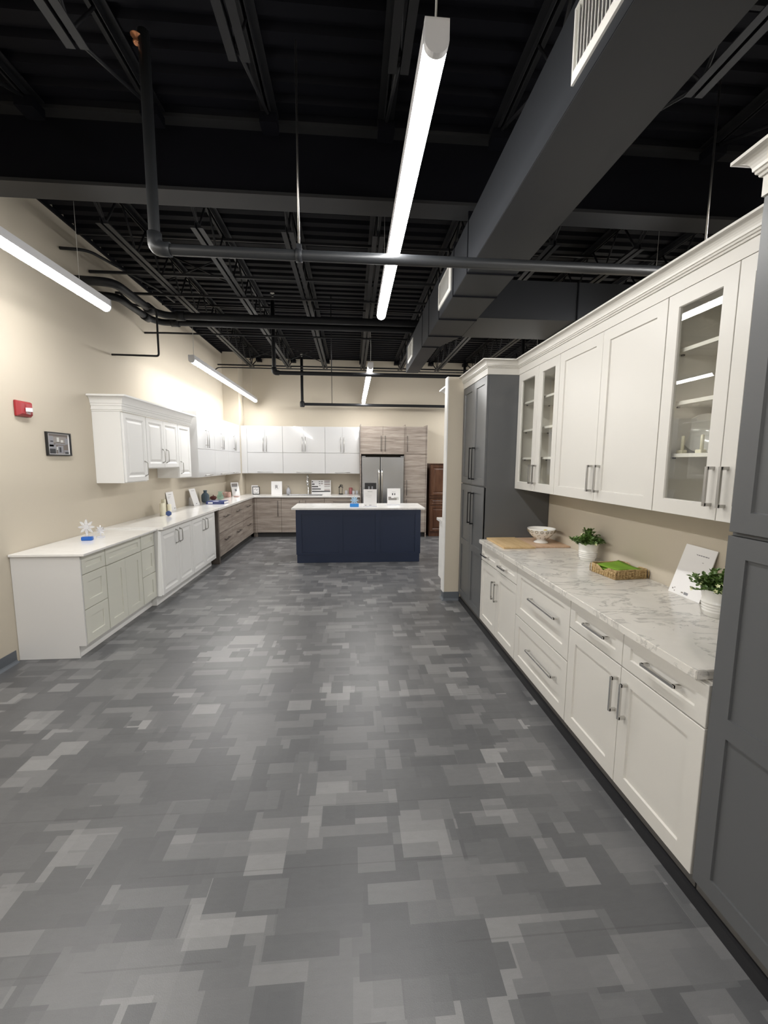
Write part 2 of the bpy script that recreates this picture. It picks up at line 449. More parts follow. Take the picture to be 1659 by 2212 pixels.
# ------------------------------------------------------------------ the room
XL, YB, XR, YR = -2.765, 9.85, 6.8, -4.6
DECK = 3.98
XP = 1.945
struct('floor', B().box(XL - .1, XR + .1, YR - .1, YB + .1, -.1, 0), 'carpet')
struct('wall_left', B().box(XL - .12, XL, YR, YB + .12, 0, DECK + .05), 'wall')
struct('wall_back', B().box(XL, XR + .1, YB, YB + .12, 0, DECK + .05), 'wall')
struct('wall_right', B().box(XR, XR + .12, YR, YB, 0, DECK + .05), 'wall')
struct('wall_rear', B().box(XL - .1, XR + .1, YR - .12, YR, 0, DECK + .05), 'wall')
struct('wall_corner', B().box(XL, -2.43, 9.46, YB, 0, DECK), 'wall', label='square beige pier in the back corner of the room')
struct('wall_partition', B().box(XP, XP + .12, -.6, 4.84, 0, 2.60), 'wall', label='low beige partition behind the warm white cabinets')
struct('wall_return', B().box(1.115, XP + .12, 4.842, 4.962, 0, 2.635), 'wall', label='end of the low beige partition beside the grey pantry')
# corrugated roof deck, flutes running across the room
bd = B(); pr = []
y = YR - .1; p_ = .152
while y < YB + .1:
    pr += [(y, DECK), (y + .072, DECK), (y + .088, DECK + .038), (y + .136, DECK + .038)]
    y += p_
n_ = len(pr)
bd.add([(XL - .1, a, z) for a, z in pr] + [(XR + .1, a, z) for a, z in pr], [(i, i + 1, n_ + i + 1, n_ + i) for i in range(n_ - 1)])
bd.box(XL - .1, XR + .1, YR - .1, YB + .1, DECK + .06, DECK + .1)
struct('ceiling', bd, 'black')
# steel beam with a wide bottom flange
bd = B()
bd.box(XL + .002, XR - .002, 3.19, 3.38, 3.50, 3.522).box(XL + .002, XR - .002, 3.19, 3.38, 3.955, 3.977)
struct('trim_1', bd, 'beam', label='steel roof beam with a wide bottom flange crossing the room')
def cove(name, path, h=.102, m='base'):
    struct(name, sweep(path, [(0, 0), (.028, 0), (.024, .004), (.010, .012), (.005, .022), (.004, h), (0, h)]), m)
struct('trim_3', B().box(XL + .001, XL + .022, 3.40, YB - .002, 3.945, 3.979).box(XL + .001, XL + .022, YR, 3.18, 3.945, 3.979), 'black', label='black deck angle along the top of the side wall')
struct('trim_4', B().box(XL + .03, XR - .002, YB - .022, YB - .001, 3.955, 3.979), 'black', label='black deck angle along the top of the back wall')
struct('trim_5', B().box(XL + .002, XR - .002, 3.27, 3.30, 3.5222, 3.9548), 'black', label='web of the steel roof beam, coloured near black for its deep shade')  # darker material on the web stands in for deep shade
cove('baseboard_left', [(XL + .001, 3.50), (XL + .001, YR + .01)])
cove('baseboard_partition', [(1.30, 4.841), (1.114, 4.841), (1.114, 4.962)])
struct('trim_2', B().box(1.100, 1.114, 4.838, 4.964, .10, 2.637), 'white', label='white corner bead on the end of the low partition')

# ------------------------------------------------------------------ lamps
def lamp(x, y0, y1, z, label, cord_y=None, zc=3.60, near=True):
    t = thing('linear_pendant_light', (x, (y0 + y1) / 2, z), label, 'ceiling light', 'suspended linear lamps')
    wd = .039
    bd = B().box(x - wd, x + wd, y0, y1, z + .038, z + .098)
    obj('lamp_housing', bd, 'housing', t, bevel=.003)
    arc = [(wd * .97 * math.cos(a), .038 + wd * .95 * math.sin(a)) for a in [PI + PI * k / 12 for k in range(13)]]
    rs = [[(x + a, yy, z + c) for a, c in arc] for yy in (y0 + .010, y1 - .010)]
    bd = B().rings(rs, cap0=False, cap1=False, closed=False, smooth=True)
    obj('diffuser', bd, 'lens', t)
    for ya, yb in ((y0 - .012, y0 + .010), (y1 - .010, y1 + .004)):
        pr = [(wd, .098), (-wd, .098)] + [(wd * math.cos(a), .038 + wd * math.sin(a)) for a in [PI + PI * k / 12 for k in range(13)]]
        obj('end_cap', B().rings([[(x + a, yy, z + c) for a, c in pr] for yy in (ya, yb)]), 'housing', t)
    for cy_ in ([cord_y] if cord_y else [y0 + .06]):
        obj('hanging_cord', B().tube([(x, cy_, z + .095), (x + .004, cy_, z + .3), (x - .003, cy_, zc)], .0035, 8), 'wire', t)
    obj('hanging_cord', B().tube([(x, y1 - .35, z + .095), (x, y1 - .35, zc)], .0015, 6), 'wire', t)
    return t
ZL = 2.924
ZM = 2.950
lamp(.268, 1.450, 3.90, ZL, 'long white linear lamp hanging over the middle of the aisle', 1.47)
lamp(.270, 6.03, 9.50, ZM, 'linear lamp hanging over the navy island towards the back wall', 6.06)
lamp(-2.085, .20, 3.92, ZL, 'linear lamp hanging along the beige wall above the fire alarm', 1.5)
lamp(-2.100, 5.88, 9.58, ZM, 'linear lamp hanging along the wall above the gloss white cabinets', 5.96)
for (x, y0, y1, lab) in ((.28, -4.2, -.60, 'added linear fill lamp over the aisle behind the viewer'), (-2.155, -4.2, -.60, 'added linear fill lamp along the beige wall behind the viewer'), (2.715, -4.2, -.60, 'added linear fill lamp over the open floor behind the viewer'), (2.715, .5, 4.1, 'added linear fill lamp behind the low partition over the next aisle'), (2.715, 6.1, 9.6, 'added linear fill lamp past the partition end above the cherry cabinet'), (5.15, .5, 4.1, 'added linear fill lamp by the outer wall of the next aisle'), (5.15, 6.1, 9.6, 'added linear fill lamp by the outer wall close to the back wall')):
    lamp(x, y0, y1, ZL, lab, zc=3.60 if x < 1 else 3.985)  # unseen lamps, added to brighten the foreground, low fronts and back area

# ------------------------------------------------------------------ roof joists
JX = [-2.045, -1.29, -.54, .24, 1.03, 1.82, 2.62, 3.42, 4.22, 5.02, 5.82]
ordn = ['first', 'second', 'third', 'fourth', 'fifth', 'sixth', 'seventh', 'eighth', 'ninth', 'tenth', 'eleventh']
def joist(x, ya, yb, ca, cb, label):
    t = thing('bar_joist', (x, (ya + yb) / 2, 3.6), label, 'roof joist', 'open web roof joists')
    zt, zb = DECK - .004, 3.60
    bd = B()
    for s in (-1, 1): bd.box(x + s * .009, x + s * .055, ya, yb, zt - .006, zt).box(x + s * .009, x + s * .015, ya, yb, zt - .045, zt - .006)
    obj('top_chord', bd, 'steel', t)
    for s in (-1, 1):
        bd = B().box(min(x + s * .010, x + s * .052), max(x + s * .010, x + s * .052), ca, cb, zb, zb + .006).box(min(x + s * .010, x + s * .016), max(x + s * .010, x + s * .016), ca, cb, zb + .006, zb + .045)
        obj('bottom_chord', bd, 'steel', t)
    bd = B(); n = max(2, round((cb - ca) / .55)); pts = []
    for i in range(n):
        y0 = ca + .05 + (cb - ca - .1) * i / n; y1 = ca + .05 + (cb - ca - .1) * (i + 1) / n
        ym = (y0 + y1) / 2
        bd.tube([(x, y0, zb + .02), (x, ym - .03, zt - .02)], .010, 6); bd.tube([(x, ym + .03, zt - .02), (x, y1, zb + .02)], .010, 6)
    for c, e in ((ca, ya), (cb, yb)):
        if abs(c - e) > .15:
            s = 1 if e > c else -1
            bd.tube([(x, c - s * .05, zb + .02), (x, e - s * .10, zt - .05)], .011, 6)
            bd.tube([(x, c - s * .06, zb + .02), (x, c + s * .18, zt - .02)], .008, 6)
    obj('web', bd, 'steel', t)
    obj('bearing_seat', B().box(x - .055, x + .055, yb - .12, yb - .002, zt - .11, zt - .048), 'black', t)
    return t
for x, od in zip(JX, ordn):
    joist(x, 3.39, YB, 3.86, 9.12, f'black open web joist, {od} from the beige side wall, past the beam')
    joist(x, -4.5, 3.18, -4.0, 2.335, f'black open web joist, {od} from the beige side wall, before the beam')
for yb_, zz, nm in ((4.86, 3.625, 'lower brace bar crossing the joists just past the beam'), (5.35, 3.60, 'lower brace bar crossing the joists before the pair of pipes'), (4.7, 3.92, 'upper brace bar under the deck just past the beam'), (6.6, 3.92, 'upper brace bar under the deck past the pair of pipes'), (8.0, 3.92, 'upper brace bar under the deck towards the back wall'), (9.09, 3.63, 'thin brace bar across the joist ends by the back wall'), (2.2, 3.92, 'upper brace bar under the deck on the viewer side of the beam')):
    o = obj('brace_bar', B().box(XL + .03, 6.0, yb_ - .012, yb_ + .012, zz - .012, zz + .012), 'steel', base=(0, yb_, zz))
    tag(o, 'thin black ' + nm, 'brace bar', 'brace bars under the deck')
for (i, y_) in ((0, 5.0), (1, 8.6), (0, 8.6)):
    xa, xb = JX[i], JX[i + 1]
    t = thing('cross_brace', ((xa + xb) / 2, y_, 3.6), f'black X-shaped brace between the {ordn[i]} and {ordn[i+1]} joists, ' + ('just past the beam' if y_ < 6 else 'close to the back wall'), 'brace', 'cross braces between joists')
    obj('brace_rod', B().tube([(xa + .06, y_, 3.63), (xb - .06, y_, 3.90)], .008, 6), 'steel', t)
    obj('brace_rod', B().tube([(xa + .06, y_ + .02, 3.90), (xb - .06, y_ + .02, 3.63)], .008, 6), 'steel', t)

# ------------------------------------------------------------------ ducts
t = thing('air_duct', (1.0, 2.0, 3.0), 'charcoal painted rectangular air duct running the length of the room', 'air duct')
XD = .823
secs = [(-4.4, 3.085, 1.185, 1.185, 3.345), (3.09, 3.50, 1.18, 1.18, 3.355), (3.505, 4.05, 1.18, 1.18, 3.37), (4.055, 4.58, 1.18, 1.18, 3.39), (4.585, 5.0, 1.18, 1.02, 3.39), (5.005, 6.45, 1.01, 1.01, 3.37)]
for (y0, y1, xa, xb, zt) in secs:
    bd = B().hexa([(XD, y0, 3.0), (xa, y0, 3.0), (xb, y1, 3.0), (XD, y1, 3.0), (XD, y0, zt), (xa, y0, zt), (xb, y1, zt), (XD, y1, zt)])
    o = obj('duct_section', bd, 'duct', t, bevel=.003)
for y_ in (3.087, 3.5025, 4.0525, 4.5825, 5.0025):
    bd = B().box(XD - .004, 1.184 if y_ < 4.8 else 1.02, y_ - .006, y_ + .006, 2.992, 3.405)
    obj('duct_seam', bd, 'black', t)
def register(y0, y1, z0, z1, label):
    o0 = B(); x = XD - .004; fw = .026
    r = thing('air_register', (x, (y0 + y1) / 2, (z0 + z1) / 2), label, 'air register', 'white air registers on the duct')
    ringo = [[(x - d, y0 + i, z0 + i), (x - d, y1 - i, z0 + i), (x - d, y1 - i, z1 - i), (x - d, y0 + i, z1 - i)] for i, d in ((0, -.003), (0, .006), (fw, .014), (fw, -.003))]
    obj('register_frame', B().rings(ringo, loop=True), 'register', r)
    obj('register_back', B().box(x, x + .002, y0 + fw, y1 - fw, z0 + fw, z1 - fw), 'ink', r)
    bd = B(); n = int((y1 - y0 - 2 * fw) / .021)
    for k in range(n):
        yy = y0 + fw + (k + .5) * (y1 - y0 - 2 * fw) / n
        bd.hexa([(x - .011, yy - .008, z0 + fw), (x - .001, yy + .002, z0 + fw), (x - .001, yy + .005, z0 + fw), (x - .011, yy - .004, z0 + fw), (x - .011, yy - .008, z1 - fw), (x - .001, yy + .002, z1 - fw), (x - .001, yy + .005, z1 - fw), (x - .011, yy - .004, z1 - fw)])
    obj('register_fins', bd, 'register', r)
register(.98, 1.66, 3.045, 3.295, 'white finned air register on the duct beside the long aisle lamp')
register(3.57, 4.045, 3.07, 3.30, 'white air register on the duct just past the steel beam')
register(5.73, 6.17, 3.07, 3.31, 'small white air register at the far end of the duct')
t = thing('branch_duct', (3, 4.5, 3.1), 'dark charcoal branch duct crossing above the warm white wall cabinets', 'air duct')
for k in range(5):
    xa = 1.225 + k * 1.0
    obj('duct_section', B().box(xa, xa + .996, 4.16, 4.80, 3.06, 3.42), 'duct', t, bevel=.003)
    obj('duct_seam', B().box(xa - .008, xa + .004, 4.152, 4.806, 3.052, 3.428), 'black', t)

# ------------------------------------------------------------------ sprinkler pipes and conduits
def pipe_thing(name, pts, r, label, m='pipe', rad=.09, heads=(), fittings=(), hang=(), coup=None, group='sprinkler pipes under the deck'):
    t = thing(name, tuple(pts[0]), label, 'pipe', group)
    obj('pipe_run', B().tube(bent(pts, rad, 6), r, 14), m, t)
    for p in fittings: obj('pipe_elbow', B().tube(bent(p, .05, 6), r * 1.28, 14), m, t)
    for p in hang:
        obj('hanger_rod', B().tube([p, (p[0], p[1], 3.96)], .006, 8), 'nickel', t)
        obj('hanger_clamp', B().tube([(p[0] - .018, p[1], p[2] - r), (p[0] + .018, p[1], p[2] - r)], r * 1.25, 14).box(p[0] - .014, p[0] + .014, p[1] - .010, p[1] + .010, p[2] - .01, p[2] + .03), 'duct', t)
    return t
pz, py, px = 2.85, 2.612, -1.104
t = pipe_thing('sprinkler_pipe', [(px, py, 3.94), (px, py, pz), (5.5, py, pz)], .030, 'thick grey sprinkler pipe dropping from the deck and crossing the aisle lamp', fittings=[[(px, py, pz + .085), (px, py, pz), (px + .085, py, pz)]], hang=[(-.30, py, pz + .03), (2.2, py, pz + .03)])
obj('sprinkler_head', B().lathe((px - .03, py - .02, 3.86), [(.012, 0), (.018, .01), (.010, .03), (.028, .04), (.028, .043)], 12), 'copper', t)
pz = 2.90; py = 6.148; px = -1.08
t = pipe_thing('sprinkler_pipe', [(px, py, 3.90), (px, py, pz), (2.5, py, pz), (2.5, py, 3.9)], .027, 'dark sprinkler pipe dropping past the pair of pipes to the partition top', 'steel', fittings=[[(px, py, pz + .07), (px, py, pz), (px + .07, py, pz)]])
obj('sprinkler_head', B().lathe((px, py, 3.90), [(.016, 0), (.016, .02), (.008, .03), (.008, .05), (.03, .056), (.03, .060)], 12), 'nickel', t)
obj('hanger_rod', B().tube([(-.28, py, pz), (-.28, py, 3.95)], .006, 8), 'steel', t)
py = 9.36; px = -1.06
t = pipe_thing('sprinkler_pipe', [(px, py, 3.88), (px, py, pz), (2.5, py, pz), (2.5, py, 3.9)], .030, 'dark sprinkler pipe low across the back wall above the gloss cabinets', 'steel', rad=.03)
obj('sprinkler_head', B().lathe((px, py, 3.88), [(.016, 0), (.016, .02), (.008, .03), (.008, .05), (.03, .056), (.03, .060)], 12), 'nickel', t)
obj('pipe_tee', B().lathe((px, py, pz - .06), [(.044, 0), (.05, .02), (.05, .10), (.04, .12)], 14), 'steel', t)
obj('hanger_rod', B().tube([(-.42, py, pz), (-.42, py, 3.95)], .006, 8), 'steel', t)
for (y0, xk, y1, yc, r, lab) in ((4.55, -2.360, 5.38, 5.555, .042, 'thick black pipe from the side wall, upper of the pair below the joists'), (4.93, -2.530, 5.66, 5.822, .039, 'thick black pipe from the side wall, lower of the pair below the joists')):
    t = pipe_thing('roof_drain_pipe', [(XL + .01, y0, 3.42), (xk, y0 + .05, 3.425), (xk, y1, 3.43), (xk + .09, yc, 3.43), (5.0, yc, 3.43)], r, lab, 'steel', rad=.12)
    obj('pipe_coupling', B().tube([(xk, y1 - .10, 3.43), (xk, y1 + .02, 3.43)], r * 1.3, 14), 'steel', t)
    obj('pipe_coupling', B().tube([(xk + .22, yc, 3.43), (xk + .32, yc, 3.43)], r * 1.3, 14), 'steel', t)
t = pipe_thing('conduit', [(XL + .01, 4.45, 3.66), (-2.52, 4.48, 3.665), (-2.33, 5.5, 3.72), (-2.33, 6.0, 3.75)], .014, 'thin black conduit leaving the side wall just below the deck', 'steel', rad=.1, group='conduits by the side wall')
t = pipe_thing('conduit', [(XL + .01, 5.22, 2.875), (-2.24, 5.24, 2.875), (-2.24, 5.24, 3.40), (-2.50, 5.24, 3.44), (-2.50, 5.0, 3.46)], .011, 'thin black conduit loop hanging beside the wall above the raised panel cabinets', 'steel', rad=.03, group='conduits by the side wall')
t = pipe_thing('conduit', [(XL + .01, 6.05, 3.36), (-2.5, 6.05, 3.365), (.2, 6.05, 3.365), (.78, 6.05, 3.365)], .012, 'thin black conduit running just under the pair of thick pipes', 'steel', rad=.05, group='conduits by the side wall')
t = pipe_thing('conduit', [(XL + .01, 8.98, 3.50), (-2.70, 8.99, 3.55), (-2.5, 9.0, 3.558), (5.5, 9.0, 3.558)], .011, 'thin dark conduit with a bent end crossing in front of the back wall', 'steel', rad=.08, group='conduits by the side wall')

# ------------------------------------------------------------------ warm white run with slate grey tall cabinets
R = Fr((1.30, 0, 0), (0, 1, 0), (-1, 0, 0))
RU = Fr((1.605, 0, 0), (0, 1, 0), (-1, 0, 0))
G = .0016
def base_unit(name, fr, a0, a1, depth, m, label, cat='base cabinet', group=None, toe=.0, toem='toe', ztop=.876, zbot=.102, bodym=None, cover=False):
    t = thing(name, tuple(fr((a0 + a1) / 2, -depth / 2, 0)), label, cat, group)
    bd = B(); fr.box(bd, a0 + .0008, a1 - .0008, -depth, -.0005, zbot, ztop)
    obj('carcass', bd, bodym or m, t)
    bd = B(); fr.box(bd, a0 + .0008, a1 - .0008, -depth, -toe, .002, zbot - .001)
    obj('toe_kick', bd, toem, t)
    return t
def front(t, fr, a0, a1, c0, c1, style, m, name='door', h=None, hm='chrome'):
    """one door or drawer front and its handle; h = (a, c, length, vertical, style)"""
    d = obj(name, door_b(fr, a0 + G, a1 - G, c0, c1, style), m, t)
    if h: handle(fr, h[0], h[1], h[2], h[3], d, hm, h[4] if len(h) > 4 else 'bar', **(h[5] if len(h) > 5 else {}))
    return d
DEP = .64
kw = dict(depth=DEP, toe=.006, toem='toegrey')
t = base_unit('base_cabinet', R, 1.318, 2.270, m='offwhite', label='warm white base cabinet with two drawers and two doors beside the closest grey cabinet', group='warm white base cabinets', **kw)
front(t, R, 1.318, 1.792, .705, .868, 'shaker5', 'offwhite', 'drawer_front', (1.531, .798, .19, False))
front(t, R, 1.792, 2.270, .705, .868, 'shaker5', 'offwhite', 'drawer_front', (1.99, .796, .19, False))
front(t, R, 1.318, 1.792, .108, .698, 'shaker', 'offwhite', 'door', (1.742, .552, .175, True))
front(t, R, 1.792, 2.270, .108, .698, 'shaker', 'offwhite', 'door', (1.812, .552, .175, True))
t = base_unit('base_cabinet', R, 2.272, 3.064, m='offwhite', label='warm white base cabinet with two deep drawers in the middle of the veined counter', group='warm white base cabinets', **kw)
front(t, R, 2.272, 3.064, .488, .868, 'shaker', 'offwhite', 'drawer_front', (2.595, .700, .385, False))
front(t, R, 2.272, 3.064, .108, .480, 'shaker', 'offwhite', 'drawer_front', (2.595, .316, .385, False))
t = base_unit('base_cabinet', R, 3.066, 3.955, m='offwhite', label='warm white base cabinet with two small drawers and two doors below the cutting boards', group='warm white base cabinets', **kw)
front(t, R, 3.066, 3.512, .718, .868, 'shaker5', 'offwhite', 'drawer_front', (3.345, .778, .16, False))
front(t, R, 3.512, 3.955, .718, .868, 'shaker5', 'offwhite', 'drawer_front', (3.81, .780, .16, False))
front(t, R, 3.066, 3.512, .108, .710, 'shaker', 'offwhite', 'door', (3.572 - .095, .520, .165, True))
front(t, R, 3.512, 3.955, .108, .710, 'shaker', 'offwhite', 'door', (3.645 - .095, .522, .165, True))
o = obj('black_base_strip', B().box(1.286, 1.3055, -.4, 4.80, .001, .052), 'blackbase', base=(1.30, 2.6, 0))
tag(o, 'black vinyl base strip along the toe kick of the warm white run', 'base strip')
o = obj('countertop', B().box(1.250, 1.943, 1.345, 3.957, .877, .914), 'quartzright', base=(1.6, 2.6, .877), bevel=.003)
tag(o, 'grey veined quartz countertop over the warm white base cabinets', 'countertop')

# wall cabinets
def wall_box(fr, a0, a1, depth, c0, c1, m, t, hollow=False, shelves=(), th=.018):
    if not hollow:
        bd = B(); fr.box(bd, a0 + .0008, a1 - .0008, -depth, -.0005, c0, c1); obj('carcass', bd, m, t); return
    bd = B()
    fr.box(bd, a0 + .0008, a0 + th, -depth, -.0005, c0, c1); fr.box(bd, a1 - th, a1 - .0008, -depth, -.0005, c0, c1)
    fr.box(bd, a0 + th, a1 - th, -depth, -.0005, c0, c0 + th); fr.box(bd, a0 + th, a1 - th, -depth, -.0005, c1 - th, c1)
    fr.box(bd, a0 + th, a1 - th, -depth, -depth + .010, c0 + th, c1 - th)
    obj('carcass', bd, m, t)
    for z in shelves:
        bd = B(); fr.box(bd, a0 + th, a1 - th, -depth + .011, -.022, z - .018, z); obj('shelf', bd, m, t)
        bd = B()
        for q in (a0 + th, a1 - th - .012):
            for e in (-depth + .06, -.06): fr.box(bd, q, q + .012, e - .006, e + .006, z - .026, z - .0185)
        obj('shelf_pins', bd, 'darkmetal', t)
ZU0, ZU1 = 1.415, 2.486
DU = .335
def glass_door(t, fr, a0, a1, c0, c1, m, h):
    d = obj('door', door_b(fr, a0 + G, a1 - G, c0, c1, 'glass'), m, t)
    bd = B(); fr.box(bd, a0 + .070, a1 - .070, .006, .010, c0 + .070, c1 - .070); obj('glass_pane', bd, 'glass', d)
    handle(fr, h[0], h[1], h[2], True, d, 'nickel')
def upper(name, a0, a1, label):
    return thing(name, (1.77, (a0 + a1) / 2, ZU0), label, 'wall cabinet', 'warm white wall cabinets')
SH = (1.713, 1.970, 2.226)
t = upper('wall_cabinet', 1.318, 2.078, 'warm white glass door wall cabinet holding the plates and candles')
wall_box(RU, 1.318, 2.078, DU, ZU0 + .006, ZU1, 'inside', t, True, SH)
glass_door(t, RU, 1.318, 1.690, ZU0, ZU1, 'offwhite', (1.652, 1.563, .175))
glass_door(t, RU, 1.690, 2.078, ZU0, ZU1, 'offwhite', (1.722, 1.563, .175))
t = upper('wall_cabinet', 2.080, 3.168, 'warm white wall cabinet with two solid shaker doors between the glass ones')
wall_box(RU, 2.080, 3.168, DU, ZU0 + .006, ZU1, 'offwhite', t)
front(t, RU, 2.080, 2.622, ZU0, ZU1, 'shaker', 'offwhite', 'door', (2.572, 1.563, .175, True), 'nickel')
front(t, RU, 2.622, 3.168, ZU0, ZU1, 'shaker', 'offwhite', 'door', (2.655, 1.563, .175, True), 'nickel')
t = upper('wall_cabinet', 3.170, 3.955, 'warm white glass door wall cabinet beside the tall slate grey pantry above the fruit bowl')
wall_box(RU, 3.170, 3.955, DU, ZU0 + .006, ZU1, 'inside', t, True, SH)
glass_door(t, RU, 3.170, 3.535, ZU0, ZU1, 'offwhite', (3.500, 1.563, .165))
glass_door(t, RU, 3.535, 3.955, ZU0, ZU1, 'offwhite', (3.572, 1.563, .165))
CROWN = [(-.012, 2.488), (.002, 2.488), (.002, 2.548), (.009, 2.548), (.011, 2.553), (.009, 2.557), (.016, 2.559), (.018, 2.564), (.016, 2.568), (.022, 2.570)]
CROWN += [(.022 + .034 * (1 - math.cos(PI / 2 * k / 6)), 2.570 + .038 * math.sin(PI / 2 * k / 6)) for k in range(1, 7)] + [(.062, 2.610), (.062, 2.620), (-.012, 2.620)]
o = obj('crown_molding', sweep([(1.585, 1.318), (1.585, 3.957), (1.28, 3.957), (1.28, 4.80)], CROWN), 'offwhite', base=(1.5, 2.6, 2.49))
tag(o, 'warm white crown molding running over the wall cabinets and the far grey pantry', 'crown molding')
o = obj('crown_molding', sweep([(1.278, -.4), (1.278, 1.310), (1.50, 1.310)], CROWN), 'offwhite', base=(1.3, .5, 2.49))
tag(o, 'warm white crown molding on top of the big slate grey tall cabinet beside the viewer', 'crown molding')

# tall slate cabinets
def tall(a0, a1, pairs, label, blackh=True):
    t = thing('tall_cabinet', (1.62, (a0 + a1) / 2, 0), label, 'tall cabinet')
    bd = B(); R.box(bd, a0 + .001, a1 - .001, -DEP, -.0005, .104, 2.487); obj('carcass', bd, 'grey', t)
    bd = B(); R.box(bd, a0 + .001, a1 - .001, -DEP, -.006, .002, .103); obj('toe_kick', bd, 'toegrey', t)
    for (x0, x1, ha) in pairs:
        d = front(t, R, x0, x1, 1.434, 2.484, 'shaker', 'grey', 'upper_door')
        handle(R, ha, 1.652, .335, True, d, 'blackmetal')
        d = midrail_door(R, x0 + G, x1 - G, .106, 1.420, .757, t, 'lower_door', 'grey')
        handle(R, ha, 1.180, .335, True, d, 'blackmetal')
    return t
tall(3.958, 4.802, [(3.966, 4.384, 4.292), (4.384, 4.800, 4.392)], 'tall slate grey pantry cabinet with black pulls at the far end of the veined counter')
tall(-.40, 1.312, [(.88, 1.308, .93), (.45, .88, .83), (.02, .45, .07), (-.39, .02, -.03)], 'tall slate grey cabinet close to the viewer, covering the near end of the veined counter')

# things on the veined counter
ZC = .9145
o = obj('cutting_board', B().box(1.322, 1.608, 3.478, 3.952, ZC, ZC + .018), 'maple', base=(1.46, 3.7, ZC), bevel=.003)
tag(o, 'pale maple cutting board lying at the front corner of the veined counter', 'cutting board', 'cutting boards')
o = obj('cutting_board', B().box(1.612, 1.940, 3.505, 3.952, ZC, ZC + .014), 'beech', base=(1.77, 3.7, ZC), bevel=.003)
tag(o, 'pinkish wooden board lying under the footed fruit bowl', 'cutting board', 'cutting boards')
zb = ZC + .0145
t = thing('fruit_bowl', (1.752, 3.69, zb), 'footed cream porcelain bowl with gold pattern and pierced rim on the pinkish board', 'bowl')
obj('bowl_shell', B().lathe((1.752, 3.69, zb), [(.062, 0), (.066, .004), (.060, .012), (.038, .024), (.036, .032), (.052, .040), (.085, .062), (.110, .092), (.123, .126), (.126, .134), (.121, .133), (.105, .094), (.080, .066), (.04, .048), (.002, .046)], 40), 'porcelain', t)
bd = B()
for k in range(16):
    a = 2 * PI * k / 16; c = Vector((1.752 + .1195 * math.cos(a), 3.69 + .1195 * math.sin(a), zb + .110))
    pts = [c + Vector((math.cos(a) * .004 * math.sin(q), math.sin(a) * .004 * math.sin(q), 0)) + Vector((-math.sin(a), math.cos(a), 0)) * .013 * math.cos(q) + Vector((0, 0, .012 * math.sin(q))) for q in [2 * PI * j / 10 for j in range(11)]]
    bd.tube(pts, .0022, 6)
for k in range(10):
    a = 2 * PI * (k + .5) / 10
    pts = []
    for j in range(12):
        q = j / 11; rr = .058 + .044 * q; zz = .0425 + .042 * q
        pts.append((1.752 + (rr + .004) * math.cos(a + .16 * math.sin(q * 7)), 3.69 + (rr + .004) * math.sin(a + .16 * math.sin(q * 7)), zb + zz))
    bd.tube(pts, .0018, 5)
obj('gold_pattern', bd, 'olive', t)
def lemon(x, y, z, a, label, m='lemon'):
    bd = B(); d = Vector((math.cos(a), math.sin(a), .15)).normalized(); c = Vector((x, y, z)); pr = [(-.040, .003), (-.034, .010), (-.028, .020), (-.012, .028), (.006, .029), (.022, .023), (.032, .011), (.038, .003)]
    bd.tube([c + d * s for s, _ in pr], [r for _, r in pr], 16)
    tag(obj('lemon', bd, m, base=(x, y, z - .028)), label, 'fruit', 'fruit in the footed bowl')
lemon(1.777, 3.662, zb + .097, .5, 'yellow lemon on top of the footed bowl')
lemon(1.722, 3.716, zb + .084, 2.3, 'yellow lemon lower in the footed bowl by its rim')
